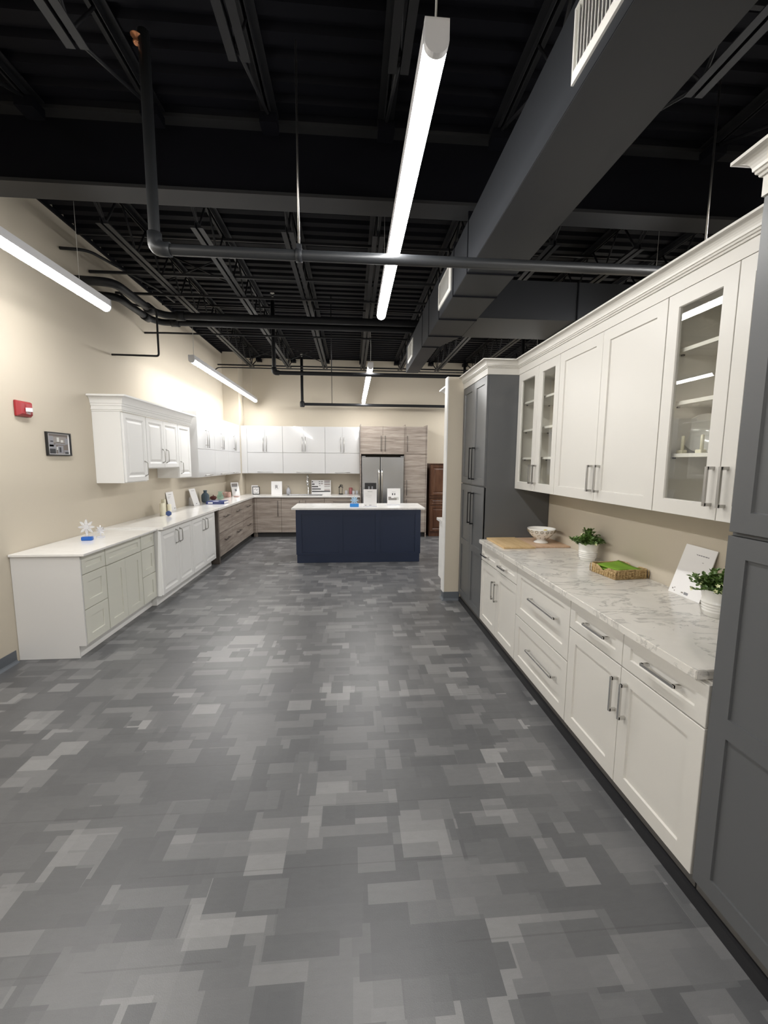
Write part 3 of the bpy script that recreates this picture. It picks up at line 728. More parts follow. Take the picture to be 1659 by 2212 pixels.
def pot_plant(x, y, label, seed):
    r = random.Random(seed)
    t = thing('potted_plant', (x, y, ZC), label, 'potted plant', 'potted plants on the veined counter')
    pr = [(.054, 0), (.057, .003)]
    for k in range(4): z = .022 + k * .014; pr += [(.058 + z * .13, z), (.0615 + z * .13, z + .004), (.0615 + z * .13, z + .008), (.0585 + z * .13, z + .012)]
    pr += [(.067, .085), (.074, .128), (.077, .131), (.0765, .136), (.072, .136), (.069, .118), (.002, .118)]
    obj('pot', B().lathe((x, y, ZC), pr, 36), 'porcelain', t)
    obj('soil', B().lathe((x, y, ZC), [(.002, .1185), (.0685, .1185), (.0685, .121), (.002, .123)], 20), 'soil', t)
    bd = B(); fl = B(); st = B()
    for k in range(72):
        a = r.uniform(0, 2 * PI); e = r.uniform(.12, 1.5); L = r.uniform(.055, .118) * (.85 + .15 * math.sin(e))
        d = Vector((math.cos(a) * math.cos(e), math.sin(a) * math.cos(e), math.sin(e)))
        p0 = Vector((x + .035 * math.cos(a) * math.cos(e), y + .035 * math.sin(a) * math.cos(e), ZC + .122)); p1 = p0 + d * L
        st.tube([p0, p0 + d * L * .5 + Vector((0, 0, .006)), p1], .0016, 5)
        for j in range(13):
            q = r.uniform(.25, 1.06); c = p0 + d * L * q
            b = r.uniform(0, 2 * PI); ee = r.uniform(-.3, .9)
            dd = Vector((math.cos(b) * math.cos(ee), math.sin(b) * math.cos(ee), math.sin(ee))); dd = (dd + d * .35).normalized()
            sd = dd.cross(Vector((0, 0, 1)) if abs(dd.z) < .95 else Vector((1, 0, 0))).normalized(); up = sd.cross(dd)
            l = r.uniform(.020, .031); ww = l * .33
            tip = c + dd * l
            if p0.x + .0 < 0: continue
            pts = [c, c + dd * l * .35 + sd * ww + up * .003, c + dd * l * .75 + sd * ww * .8 + up * .001, tip, c + dd * l * .75 - sd * ww * .8 + up * .001, c + dd * l * .35 - sd * ww + up * .003]
            mid = c + dd * l * .5 - up * .003
            if max(v.x for v in pts) > XP - .004: continue
            bd.add(pts + [mid], [(0, 1, 6), (1, 2, 6), (2, 3, 6), (3, 4, 6), (4, 5, 6), (5, 0, 6)])
        if k % 3 == 0:
            c = p1 + d * .006
            if c.x < XP - .02:
                for j in range(5):
                    b = 2 * PI * j / 5; u = d.cross(Vector((.3, .2, .9))).normalized(); v = d.cross(u)
                    e1 = u * math.cos(b) + v * math.sin(b); e2 = u * math.cos(b + .6) + v * math.sin(b + .6); e3 = u * math.cos(b - .6) + v * math.sin(b - .6)
                    fl.add([c, c + e2 * .007 + d * .002, c + e1 * .011 + d * .003, c + e3 * .007 + d * .002], [(0, 1, 2, 3)])
    obj('stems', st, 'leaf', t)
    obj('foliage', bd, 'leaf', t)
    obj('blossoms', fl, 'petal', t)
pot_plant(1.828, 3.045, 'small leafy plant in a white ribbed pot between the fruit bowl and the wicker tray', 3)
pot_plant(1.805, 1.86, 'small leafy plant in a white ribbed pot beside the leaning card', 9)
# wicker tray of napkins
bx, by, bw, bl, bh = 1.80, 2.625, .118, .118, .062
t = thing('wicker_tray', (bx, by, ZC), 'square wicker tray with a dipped front holding green napkins on the veined counter', 'tray')
rot = 0.10
def tr(a, b, c): return (bx + a * math.cos(rot) - b * math.sin(rot), by + a * math.sin(rot) + b * math.cos(rot), ZC + c)
bd = B()
for k in range(7):
    z = .005 + k * .0088
    cor = rounded_rect(-bw, bw, -bl, bl, .016, 3)
    pts = []
    for i, (a, b) in enumerate(cor + [cor[0]]):
        a2, b2 = (cor + [cor[0]])[min(i + 1, len(cor))]
        for q in range(4):
            aa, bb = a + (a2 - a) * q / 4, b + (b2 - b) * q / 4
            dip = .030 * max(0, 1 - abs(bb) / .05) if (aa < -bw * .9 or aa > bw * .9) and k > 3 else 0
            pts.append(tr(aa, bb, max(.004, z - dip * (k - 3) / 3 + .0012 * math.sin(40 * (aa + bb) + k * PI))))
    bd.tube(pts, .0056, 7)
obj('woven_wall', bd, 'wicker', t)
bd = B()
for k in range(44):
    per = 8 * bw; s = per * k / 44; side = int(s // (2 * bw)); q = s % (2 * bw) - bw
    a, b = [(q, -bl), (bw, q), (-q, bl), (-bw, -q)][side]
    top = .058
    if side in (1, 3) and abs(q) < .05: top = .034
    bd.tube([tr(a * 1.03, b * 1.03, .002), tr(a * 1.045, b * 1.045, top / 2), tr(a * 1.03, b * 1.03, top)], .0035, 6)
obj('woven_stakes', bd, 'wicker', t)
bd = B(); bd.hexa([tr(-bw, -bl, .001), tr(bw, -bl, .001), tr(bw, bl, .001), tr(-bw, bl, .001), tr(-bw, -bl, .006), tr(bw, -bl, .006), tr(bw, bl, .006), tr(-bw, bl, .006)]); obj('tray_bottom', bd, 'wicker', t)
for k, (da, db, rr, z, lab) in enumerate(((0, 0, .0, .0085, 'bottom green paper napkin in the wicker tray'), (.004, -.003, .05, .022, 'middle green paper napkin in the wicker tray'), (-.002, .003, -.06, .0355, 'second green napkin from the top of the wicker tray'), (.003, .006, .10, .049, 'top green napkin with an upturned corner in the wicker tray'))):
    bd = B(); n = 8; s = .096
    for lay in (0, .006):
        vs = []
        for i in range(n + 1):
            for j in range(n + 1):
                a = -s + 2 * s * i / n; b = -s + 2 * s * j / n
                lift = 0
                if k == 3: lift = .020 * max(0, (b / s * .5 + a / s * .5) - .1) ** 1.5 - .004 * math.sin(a * 30)
                a2 = da + a * math.cos(rr) - b * math.sin(rr); b2 = db + a * math.sin(rr) + b * math.cos(rr)
                vs.append(tr(a2, b2, z + lay + lift + .0007 * math.sin(90 * a + k)))
        fs = [(i * (n + 1) + j, (i + 1) * (n + 1) + j, (i + 1) * (n + 1) + j + 1, i * (n + 1) + j + 1) for i in range(n) for j in range(n)]
        bd.add(vs, fs, True)
    m_ = n + 1; o_ = m_ * m_
    edge = [i * m_ for i in range(n)] + [n * m_ + j for j in range(n)] + [i * m_ + n for i in range(n, 0, -1)] + [j for j in range(n, 0, -1)]
    for q in range(len(edge)):
        e0, e1 = edge[q], edge[(q + 1) % len(edge)]
        bd.f.append((e0, e1, e1 + o_, e0 + o_)); bd.sm.append(False)
    tag(obj('napkin', bd, 'green', base=tr(0, 0, z)), lab, 'napkin', 'green napkins in the wicker tray')

def card(name, P, label, cat, group, th=.004, m='paper'):
    """leaning card: P = four corners bl, br, tr, tl seen from the front; returns thing, point function"""
    P = [Vector(p) for p in P]; n = (P[1] - P[0]).cross(P[3] - P[0]).normalized()
    t = thing(name, tuple((P[0] + P[1]) / 2), label, cat, group)
    bd = B().hexa([P[0], P[1], P[2], P[3], P[0] - n * th, P[1] - n * th, P[2] - n * th, P[3] - n * th])
    obj('card', bd, m, t)
    def q(u, v, d=.0006):
        return P[0] * (1 - u) * (1 - v) + P[1] * u * (1 - v) + P[2] * u * v + P[3] * (1 - u) * v + n * d
    return t, q, n
def marks(t, q, rects, m, name='print'):
    bd = B()
    for (u0, u1, v0, v1) in rects:
        bd.hexa([q(u0, v0, .0002), q(u1, v0, .0002), q(u1, v1, .0002), q(u0, v1, .0002), q(u0, v0, .0006), q(u1, v0, .0006), q(u1, v1, .0006), q(u0, v1, .0006)])
    return obj(name, bd, m, t)
def words_row(u0, u1, v, h, seed):
    r = random.Random(seed); out = []; u = u0
    while u < u1 - .01:
        L = r.uniform(.03, .08); out.append((u, min(u + L, u1), v - h / 2, v + h / 2)); u += L + .014
    return out
t, q, n = card('leaning_card', [(1.872, 2.265, ZC), (1.866, 2.036, ZC), (1.938, 2.026, 1.199), (1.938, 2.236, 1.203)], 'white printed card leaning on the wall beside the potted plant on the veined counter', 'sign', None)
marks(t, q, words_row(.22, .84, .845, .018, 1), 'ink', 'heading')
marks(t, q, words_row(.14, .48, .775, .010, 2) + words_row(.22, .74, .725, .010, 3) + words_row(.22, .70, .685, .010, 4) + words_row(.22, .46, .645, .010, 5), 'midink', 'text_lines')
marks(t, q, [(.09, .13, .075, .105), (.17, .20, .045, .065), (.15, .18, .105, .125), (.40, .47, .055, .080)], 'midink', 'small_logo')
marks(t, q, [(.49, .62, .045, .095)], 'ink', 'logo_block')

# plates and candles behind the glass
zs = 1.7136
def plate(x, y, z, r, tilt_n, label):
    n = Vector(tilt_n).normalized(); u = n.cross(Vector((0, 0, 1))).normalized(); v = u.cross(n)
    v = -v if v.z < 0 else v
    c = Vector((x, y, z)) + v * r
    bd = B(); rs = []
    for rr, d in ((.001, 0), (r * .55, 0), (r * .68, .006), (r * .97, .014), (r, .016), (r * .995, .011), (r * .68, .001), (r * .55, -.004), (.001, -.004)):
        rs.append([c + u * rr * math.cos(2 * PI * k / 48) + v * rr * math.sin(2 * PI * k / 48) + n * d for k in range(48)])
    bd.rings(rs, smooth=True)
    return tag(obj('dinner_plate', bd, 'porcelain', base=(x, y, z)), label, 'plate', 'white plates in the glass cabinet')
plate(1.775, 2.0, zs + .002, .100, (-.80, -.58, .16), 'round white plate standing upright behind the two candles in the glass cabinet')
plate(1.835, 1.975, zs + .002, .100, (-.80, -.58, .16), 'white plate standing upright half hidden behind the other plate')
bd = B().lathe((1.70, 1.84, ZU0 + .0255), [(.002, 0), (.055, 0), (.075, .008), (.098, .020), (.100, .024), (.094, .021), (.055, .006), (.002, .005)], 40)
tag(obj('dinner_plate', bd, 'porcelain', base=(1.70, 1.84, ZU0 + .0255)), 'white plate lying flat on the floor of the glass cabinet', 'plate', 'white plates in the glass cabinet')
def candle_holder(x, y, label):
    t = thing('candle_holder', (x, y, zs), label, 'candle holder', 'candle holders in the glass cabinet')
    obj('holder_block', B().box(x - .012, x + .018, y - .012, y + .026, zs, zs + .017), 'cream', t, bevel=.002)
    obj('candle', B().lathe((x, y, zs + .0172), [(.008, 0), (.0075, .068), (.005, .070), (.001, .071)], 14), 'cream', t)
candle_holder(1.665, 2.005, 'cream candle in a small block holder in front of the upright plate')
candle_holder(1.672, 1.895, 'cream candle in a block holder beside the glass door frame')

# ------------------------------------------------------------------ pale sage vanity by the beige wall
LV = Fr((-2.246, 0, 0), (0, 1, 0), (1, 0, 0)); XWl = XL + .003
t = thing('vanity_cabinet', (-2.5, 4.18, 0), 'pale sage shaker vanity with drawers beside two doors and a white end panel', 'base cabinet')
obj('carcass', B().box(XWl, -2.2465, 3.545, 4.823, .112, .878), 'sage', t)
obj('toe_kick', B().box(XWl, -2.292, 3.545, 4.823, .002, .111), 'white', t)
prf = [(XWl, .002), (-2.284, .002), (-2.284, .109), (-2.226, .109), (-2.226, .879), (XWl, .879)]
o = obj('end_panel', B().prism(prf, lambda a, b, s: (a, 3.530 + .0145 * s, b)), 'panelwhite', t); o['label'] = 'light grey-white end panel with a toe notch'
front(t, LV, 3.549, 3.880, .717, .870, 'shaker5', 'sage', 'drawer_front')
front(t, LV, 3.549, 3.880, .416, .710, 'shaker', 'sage', 'drawer_front')
front(t, LV, 3.549, 3.880, .116, .409, 'shaker', 'sage', 'drawer_front')
front(t, LV, 3.888, 4.518, .712, .868, 'shaker5', 'sage', 'false_front')
front(t, LV, 3.888, 4.203, .116, .704, 'shaker', 'sage', 'door')
front(t, LV, 4.203, 4.518, .116, .704, 'shaker', 'sage', 'door')
front(t, LV, 4.526, 4.822, .717, .870, 'shaker5', 'sage', 'drawer_front')
front(t, LV, 4.526, 4.822, .416, .710, 'shaker', 'sage', 'drawer_front')
front(t, LV, 4.526, 4.822, .116, .409, 'shaker', 'sage', 'drawer_front')
o = obj('countertop', B().box(XWl, -2.182, 3.512, 4.820, .8805, .900), 'quartzwhite', base=(-2.5, 4.2, .88), bevel=.002)
tag(o, 'white quartz countertop on the pale sage vanity', 'countertop')

# ------------------------------------------------------------------ white raised panel cabinets
LW = Fr((-2.176, 0, 0), (0, 1, 0), (1, 0, 0)); dpw = 2.763 - 2.176
for (y0, y1, lab) in ((4.828, 5.768, 'white raised panel base cabinet with two doors next to the sage vanity'), (5.770, 6.712, 'white raised panel base cabinet with two doors next to the grey wood drawers')):
    t = base_unit('base_cabinet', LW, y0, y1, dpw, 'white', lab, toe=.062, toem='white', ztop=.882, zbot=.112, group='white raised panel base cabinets')
    ym = (y0 + y1) / 2
    for (a, b, ha) in ((y0 + .002, ym, ym - .058), (ym, y1 - .002, ym + .058)):
        front(t, LW, a, b, .124, .868, 'raised', 'white', 'door', (ha, .742, .165, True, 'arch'), 'nickel')
o = obj('countertop', B().box(XWl, -2.124, 4.8225, 6.800, .8835, .914), 'quartzwhite', base=(-2.5, 5.8, .884), bevel=.002)
tag(o, 'white quartz countertop on the white raised panel cabinets', 'countertop')
LU = Fr((-2.474, 0, 0), (0, 1, 0), (1, 0, 0)); dpu = 2.763 - 2.474
def up(y0, y1, z0, lab, doors):
    t = thing('wall_cabinet', (-2.6, (y0 + y1) / 2, z0), lab, 'wall cabinet', 'white raised panel wall cabinets')
    bd = B(); LU.box(bd, y0 + .001, y1 - .001, -dpu, -.0005, z0, 2.182); obj('carcass', bd, 'white', t)
    for (a, b, h) in doors: front(t, LU, a, b, z0 + .010, 2.178, 'raised', 'white', 'door', h, 'nickel')
up(4.765, 5.283, 1.415, 'white raised panel wall cabinet with one door above the sage vanity', [(4.782, 5.281, (5.205, 1.567, .17, True, 'arch'))])
up(5.285, 6.205, 1.565, 'shorter white raised panel wall cabinet with two doors in the middle', [(5.29, 5.745, (5.690, 1.722, .17, True, 'arch')), (5.745, 6.20, (5.80, 1.722, .17, True, 'arch'))])
up(6.207, 6.665, 1.415, 'white raised panel wall cabinet with one door beside the gloss white cabinets', [(6.21, 6.650, (6.265, 1.567, .17, True, 'arch'))])
PR = [(-.012, 2.1835), (.004, 2.1835), (.004, 2.196), (.012, 2.200), (.012, 2.212), (.007, 2.216), (.007, 2.238), (.014, 2.244), (.014, 2.262), (.020, 2.266)]
PR += [(.020 + .050 * (1 - math.cos(PI / 2 * k / 6)), 2.266 + .066 * math.sin(PI / 2 * k / 6)) for k in range(1, 7)] + [(.078, 2.334), (.078, 2.352), (-.012, 2.352)]
o = obj('crown_molding', sweep([(XWl, 6.667), (-2.454, 6.667), (-2.454, 4.764), (XWl, 4.764)], PR), 'white', base=(-2.55, 5.7, 2.184))
tag(o, 'wide white crown molding around the raised panel wall cabinets', 'crown molding')

# ------------------------------------------------------------------ grey wood and gloss white kitchen in the corner
LO = Fr((-2.160, 0, 0), (0, 1, 0), (1, 0, 0)); dpo = 2.763 - 2.160
o = obj('end_panel', B().box(XWl, -2.138, 6.806, 6.862, .002, .882), 'greywoodedge', base=(-2.45, 6.83, 0))
tag(o, 'dark grey wood end panel between the white cabinets and the wood drawers', 'end panel')
for (y0, y1, lab) in ((6.864, 7.592, 'grey wood drawer cabinet beside the white raised panel cabinets'), (7.594, 8.374, 'middle grey wood drawer cabinet under the blue vase and the red bowl'), (8.376, 9.180, 'grey wood drawer cabinet next to the inner corner under the pink mugs')):
    t = base_unit('drawer_cabinet', LO, y0, y1, dpo, 'greywood', lab, toe=.03, toem='toe', ztop=.882, group='grey wood drawer cabinets')
    ym = (y0 + y1) / 2
    front(t, LO, y0, y1, .492, .874, 'slab', 'greywood', 'drawer_front', (ym, .742, .30, False, 'round'), 'darkmetal')
    front(t, LO, y0, y1, .106, .486, 'slab', 'greywood', 'drawer_front', (ym, .355, .30, False, 'round'), 'darkmetal')
BB = Fr((0, 9.27, 0), (1, 0, 0), (0, -1, 0)); dpb = YB - .003 - 9.27
o = obj('corner_filler', B().box(-2.158, -2.072, 9.252, YB - .004, .10, .882).box(-2.158, -2.072, 9.30, 9.34, .002, .10).box(-2.762, -2.161, 9.183, 9.456, .1, .882), 'greywood', base=(-2.12, 9.5, 0))
tag(o, 'narrow grey wood filler in the inner corner of the kitchen', 'filler panel')
kw = dict(depth=dpb, m='greywood', toe=.03, toem='toe', ztop=.882, group='grey wood base cabinets on the back wall')
t = base_unit('base_cabinet', BB, -2.070, -1.542, label='grey wood base cabinet with one door and a long pull by the inner corner', **kw)
front(t, BB, -2.070, -1.542, .106, .876, 'slab', 'greywood', 'door', (-1.612, .640, .35, True, 'round'), 'darkmetal')
t = base_unit('base_cabinet', BB, -1.540, -.604, label='grey wood sink cabinet with two doors under the faucet', **kw)
front(t, BB, -1.540, -1.072, .106, .876, 'slab', 'greywood', 'door', (-1.142, .655, .32, True, 'round'), 'darkmetal')
front(t, BB, -1.072, -.604, .106, .876, 'slab', 'greywood', 'door', (-1.008, .655, .32, True, 'round'), 'darkmetal')
t = base_unit('base_cabinet', BB, -.602, .186, label='grey wood drawer cabinet with a wide dark pull beside the refrigerator', **kw)
front(t, BB, -.602, .186, .606, .876, 'slab', 'greywood', 'drawer_front', (-.21, .785, .40, False, 'round'), 'darkmetal')
front(t, BB, -.602, .186, .356, .600, 'slab', 'greywood', 'drawer_front', (-.21, .52, .40, False, 'round'), 'darkmetal')
front(t, BB, -.602, .186, .106, .350, 'slab', 'greywood', 'drawer_front', (-.21, .27, .40, False, 'round'), 'darkmetal')
bd = B(); z0, z1 = .8835, .914
bd.box(XWl, -2.108, 6.815, 9.222, z0, z1).box(XWl, -2.108, 9.222, 9.456, z0, z1).box(-2.428, -2.108, 9.456, YB - .003, z0, z1)
bd.box(-2.108, -1.44, 9.222, YB - .003, z0, z1).box(-1.44, -.66, 9.222, 9.36, z0, z1).box(-1.44, -.66, 9.70, YB - .003, z0, z1).box(-.66, .188, 9.222, YB - .003, z0, z1)
o = obj('countertop', bd, 'quartzwhite', base=(-1.2, 9.5, .884)); tag(o, 'L-shaped white countertop on the grey wood cabinets in the corner', 'countertop')
bd = B(); s0 = [(-1.437, 9.363), (-.663, 9.363), (-.663, 9.697), (-1.437, 9.697)]
sx = lambda d, z: [(-1.437 + d, 9.363 + d, z), (-.663 - d, 9.363 + d, z), (-.663 - d, 9.697 - d, z), (-1.437 + d, 9.697 - d, z)]
bd.rings([sx(-.012, .9145), sx(-.012, .9165), sx(.004, .9165), sx(.008, .90), sx(.02, .8845), sx(.016, .8835), sx(.002, .90), sx(.0005, .9145)], cap0=False, cap1=False)
bd.add(sx(.018, .885), [(0, 1, 2, 3)])
o = obj('sink', bd, 'stainless', base=(-1.05, 9.53, .88)); tag(o, 'stainless rimmed sink set in the white corner countertop', 'sink')
t = thing('faucet', (-1.0, 9.765, z1), 'tall chrome gooseneck faucet standing behind the sink', 'faucet')
obj('faucet_body', B().lathe((-1.0, 9.765, z1 + .0005), [(.028, 0), (.028, .01), (.020, .02), (.020, .16), (.014, .17)], 16), 'chrome', t)
obj('spout', B().tube(bent([(-1.0, 9.765, z1 + .165), (-1.0, 9.765, 1.355), (-1.0, 9.55, 1.355), (-1.0, 9.55, 1.24)], .10, 8), .0135, 12), 'chrome', t)
obj('spray_head', B().tube([(-1.0, 9.55, 1.25), (-1.0, 9.55, 1.13)], [.017, .023], 14), 'chrome', t)
obj('lever', B().tube([(-1.0, 9.745, z1 + .10), (-1.0, 9.70, z1 + .13)], .007, 8), 'chrome', t)

# gloss white wall cabinets
LG = Fr((-2.454, 0, 0), (0, 1, 0), (1, 0, 0)); dpg = 2.763 - 2.454
BU = Fr((0, 9.54, 0), (1, 0, 0), (0, -1, 0)); dpbu = YB - .003 - 9.54
def gloss(fr, a0, a1, dep, lab, hz, hl=.33):
    t = thing('wall_cabinet', tuple(fr((a0 + a1) / 2, -dep / 2, 1.395)), lab, 'wall cabinet', 'gloss white wall cabinets')
    bd = B(); fr.box(bd, a0 + .001, a1 - .001, -dep, -.0005, 1.397, 2.440); obj('carcass', bd, 'gloss', t)
    m = (a0 + a1) / 2
    front(t, fr, a0, m, 1.860, 2.438, 'slab', 'gloss', 'door', (m - hz, 2.045, hl, True, 'round'), 'nickel')
    front(t, fr, m, a1, 1.860, 2.438, 'slab', 'gloss', 'door', (m + hz, 2.045, hl, True, 'round'), 'nickel')
    front(t, fr, a0, a1, 1.399, 1.853, 'slab', 'gloss', 'lift_up_door', (m, 1.428, .34, False, 'round'), 'nickel')
for (a0, a1, lab) in ((6.905, 7.738, 'gloss white wall cabinet beside the raised panel cabinets'), (7.740, 8.573, 'gloss white wall cabinet above the pink mugs on the side wall'), (8.575, 9.408, 'gloss white wall cabinet on the side wall next to the inner corner')):
    gloss(LG, a0, a1, dpg, lab, .042)
o = obj('corner_filler', B().box(XWl, -2.434, 9.410, 9.457, 1.397, 2.44).box(-2.428, -2.302, 9.522, 9.545, 1.397, 2.44), 'gloss', base=(-2.45, 9.46, 1.4))
tag(o, 'gloss white filler strip in the upper inner corner', 'filler panel')
for (a0, a1, lab) in ((-2.300, -1.527, 'gloss white wall cabinet on the back wall by the inner corner'), (-1.525, -.592, 'wide gloss white wall cabinet on the back wall above the sink'), (-.590, .188, 'gloss white wall cabinet on the back wall beside the refrigerator')):
    gloss(BU, a0, a1, dpbu, lab, .035)

# tall grey wood surround and refrigerator
BT = Fr((0, 9.15, 0), (1, 0, 0), (0, -1, 0)); dpt = YB - .003 - 9.15
for (x0, x1, lab) in ((.1905, .2075, 'tall grey wood panel on the sink side of the refrigerator'), (1.152, 1.170, 'tall grey wood panel between the refrigerator and the pantry'), (1.634, 1.654, 'tall grey wood panel on the outer side of the pantry')):
    tag(obj('end_panel', B().box(x0, x1, 9.118, YB - .003, .002, 2.468), 'greywood', base=((x0 + x1) / 2, 9.5, 0)), lab, 'end panel', 'tall grey wood panels')
t = thing('wall_cabinet', (.68, 9.5, 1.83), 'grey wood cabinet with two doors above the refrigerator', 'wall cabinet')
bd = B(); BT.box(bd, .209, 1.150, -dpt, -.0005, 1.832, 2.432); obj('carcass', bd, 'greywood', t)
front(t, BT, .209, .680, 1.836, 2.430, 'slab', 'greywood', 'door', (.640, 2.06, .34, True, 'round'), 'darkmetal')
front(t, BT, .680, 1.150, 1.836, 2.430, 'slab', 'greywood', 'door', (.725, 2.06, .34, True, 'round'), 'darkmetal')
t = thing('pantry_cabinet', (1.40, 9.5, 0), 'tall grey wood pantry cabinet beside the refrigerator', 'tall cabinet')
bd = B(); BT.box(bd, 1.1715, 1.6325, -dpt, -.0005, .102, 2.432); obj('carcass', bd, 'greywood', t)
bd = B(); BT.box(bd, 1.1715, 1.6325, -dpt, -.05, .002, .101); obj('toe_kick', bd, 'toe', t)
front(t, BT, 1.1715, 1.6325, 1.843, 2.430, 'slab', 'greywood', 'upper_door', (1.212, 2.06, .34, True, 'round'), 'darkmetal')
front(t, BT, 1.1715, 1.6325, .898, 1.837, 'slab', 'greywood', 'middle_door', (1.208, 1.105, .34, True, 'round'), 'darkmetal')
front(t, BT, 1.1715, 1.6325, .106, .892, 'slab', 'greywood', 'lower_door', (1.208, .68, .34, True, 'round'), 'darkmetal')
t = thing('refrigerator', (.68, 9.4, 0), 'stainless side-by-side refrigerator with a dark water dispenser', 'refrigerator')
obj('cabinet_body', B().box(.222, 1.138, 9.11, 9.82, .03, 1.775), 'darkplastic', t)
obj('grille', B().box(.225, 1.135, 9.06, 9.108, .004, .09), 'darkplastic', t)
D = [(.222, .6175), (.6245, 1.138)]
for i, (x0, x1) in enumerate(D):
    bd = B(); pr = rounded_rect(x0, x1, 9.045, 9.108, .018, 4)
    d = obj('door', bd.prism(pr, lambda a, b, s: (a, b, .10 + 1.668 * s)), 'stainless', t)
    hx = .590 if i == 0 else .652
    obj('handle', B().tube(bent([(hx, 9.05, 1.49), (hx, 8.985, 1.46), (hx, 8.975, 1.2), (hx, 8.985, .72), (hx, 9.05, .69)], .05, 5), .019, 14), 'chrome', d)
    if i == 0:
        obj('dispenser_panel', B().box(.278, .540, 9.034, 9.046, .98, 1.302), 'stainless', d, bevel=.004)
        bd = B().rings([[(.300, 9.032, 1.00), (.520, 9.032, 1.00), (.520, 9.032, 1.205), (.300, 9.032, 1.205)], [(.284, 9.0325, .988), (.534, 9.0325, .988), (.534, 9.0325, 1.215), (.284, 9.0325, 1.215)], [(.284, 9.034, .988), (.534, 9.034, .988), (.534, 9.034, 1.215), (.284, 9.034, 1.215)]])
        o = obj('dispenser_recess', bd, 'darkplastic', d); o['label'] = 'black dispenser recess'
        obj('dispenser_paddle', B().box(.36, .39, 9.020, 9.0315, 1.05, 1.14).box(.43, .46, 9.020, 9.0315, 1.05, 1.14), 'ink', d)
obj('hinge_cover', B().box(.226, .30, 9.05, 9.14, 1.7755, 1.792), 'stainless', t); obj('hinge_cover', B().box(1.06, 1.134, 9.05, 9.14, 1.7755, 1.792), 'stainless', t)

# cherry cabinet
t = thing('cherry_cabinet', (1.95, 9.5, 0), 'small cherry stained cabinet with raised panel doors standing right of the grey wood pantry'.replace('right of', 'past'), 'cabinet')
CH = Fr((0, 9.20, 0), (1, 0, 0), (0, -1, 0))
obj('carcass', B().box(1.735, 2.20, 9.2005, YB - .003, .09, 1.618), 'cherry', t)
obj('base_plinth', B().box(1.735, 2.20, 9.21, YB - .003, .002, .089), 'cherry', t)
obj('top_molding', B().box(1.725, 2.21, 9.17, YB - .003, 1.619, 1.64), 'cherry', t, bevel=.006)
obj('mid_molding', B().box(1.725, 2.21, 9.168, 9.1995, .875, .905), 'cherry', t, bevel=.008)
front(t, CH, 1.750, 2.19, .925, 1.608, 'raised', 'cherry', 'upper_door')
front(t, CH, 1.750, 2.19, .715, .862, 'raisedsmall', 'cherry', 'drawer_front')
front(t, CH, 1.750, 2.19, .115, .700, 'raised', 'cherry', 'lower_door')

# ------------------------------------------------------------------ navy island
t = thing('kitchen_island', (.12, 7.15, 0), 'navy blue kitchen island with three framed panels and a white top', 'kitchen island')
IX0, IX1, IY0, IY1 = -.907, 1.145, 6.804, 7.50
obj('island_body', B().box(IX0 + .008, IX1 - .008, IY0 + .0125, IY1 - .008, .143, .884), 'navy', t)
obj('plinth', B().box(IX0 + .012, IX1 - .012, IY0 + .010, IY1 - .01, .002, .142), 'navy', t)
bd = B()
for (x0, x1) in ((IX0, -.815), (-.215, -.150), (.395, .470), (1.053, IX1)): bd.box(x0, x1, IY0, IY0 + .012, .143, .884)
for (x0, x1) in ((-.815, -.215), (-.150, .395), (.470, 1.053)): bd.box(x0, x1, IY0, IY0 + .012, .143, .172).box(x0, x1, IY0, IY0 + .012, .808, .884)
obj('front_frame', bd, 'navy', t)
for xs in ((IX0, IX0 + .0075), (IX1 - .0075, IX1)):
    bd = B()
    for (y0, y1) in ((IY0 + .0125, IY0 + .08), (IY1 - .08, IY1)): bd.box(*xs, y0, y1, .143, .884)
    bd.box(*xs, IY0 + .08, IY1 - .08, .143, .2).box(*xs, IY0 + .08, IY1 - .08, .808, .884)
    obj('side_frame', bd, 'navy', t)
o = obj('countertop', B().prism(rounded_rect(-.976, 1.217, 6.786, 7.592, .02, 4), lambda a, b, s: (a, b, .8845 + .0295 * s)), 'quartzisland', t, bevel=.003)
o['label'] = 'white veined island top'

# ------------------------------------------------------------------ cabinets of the next display behind the low partition
t = thing('base_cabinet', (1.6, 5.25, 0), 'white base cabinet just showing past the end of the low partition', 'base cabinet')
obj('carcass', B().box(1.200, 2.06, 4.965, 5.55, .102, .876), 'white', t)
obj('face_frame', B().box(1.196, 1.24, 5.551, 5.57, .102, .876).box(2.02, 2.06, 5.551, 5.57, .102, .876).box(1.24, 2.02, 5.551, 5.57, .84, .876).box(1.24, 2.02, 5.551, 5.57, .102, .14), 'white', t)
obj('toe_kick', B().box(1.215, 2.06, 4.965, 5.49, .002, .101), 'white', t)
fb = Fr((2.04, 5.5705, 0), (-1, 0, 0), (0, 1, 0))
front(t, fb, .01, .42, .12, .86, 'raised', 'white', 'door'); front(t, fb, .42, .83, .12, .86, 'raised', 'white', 'door')
o = obj('countertop', B().box(1.165, 2.06, 4.965, 5.61, .8775, .914), 'quartzwhite', base=(1.6, 5.3, .88), bevel=.003)
tag(o, 'white countertop on the cabinet behind the low partition', 'countertop')
t = thing('wall_cabinet', (1.6, 5.1, 1.415), 'white wall cabinet whose crown peeks past the end of the low partition', 'wall cabinet')
obj('carcass', B().box(1.215, 2.06, 4.965, 5.27, 1.45, 2.43), 'white', t)
obj('door', B().box(1.225, 1.63, 5.271, 5.291, 1.46, 2.43), 'white', t, bevel=.002); obj('door', B().box(1.64, 2.05, 5.271, 5.291, 1.46, 2.43), 'white', t, bevel=.002)
obj('crown', sweep([(1.212, 4.965), (1.212, 5.296), (2.06, 5.296)], [(d * 1.2, 2.572 - (2.352 - z)) for d, z in PR]), 'white', t)

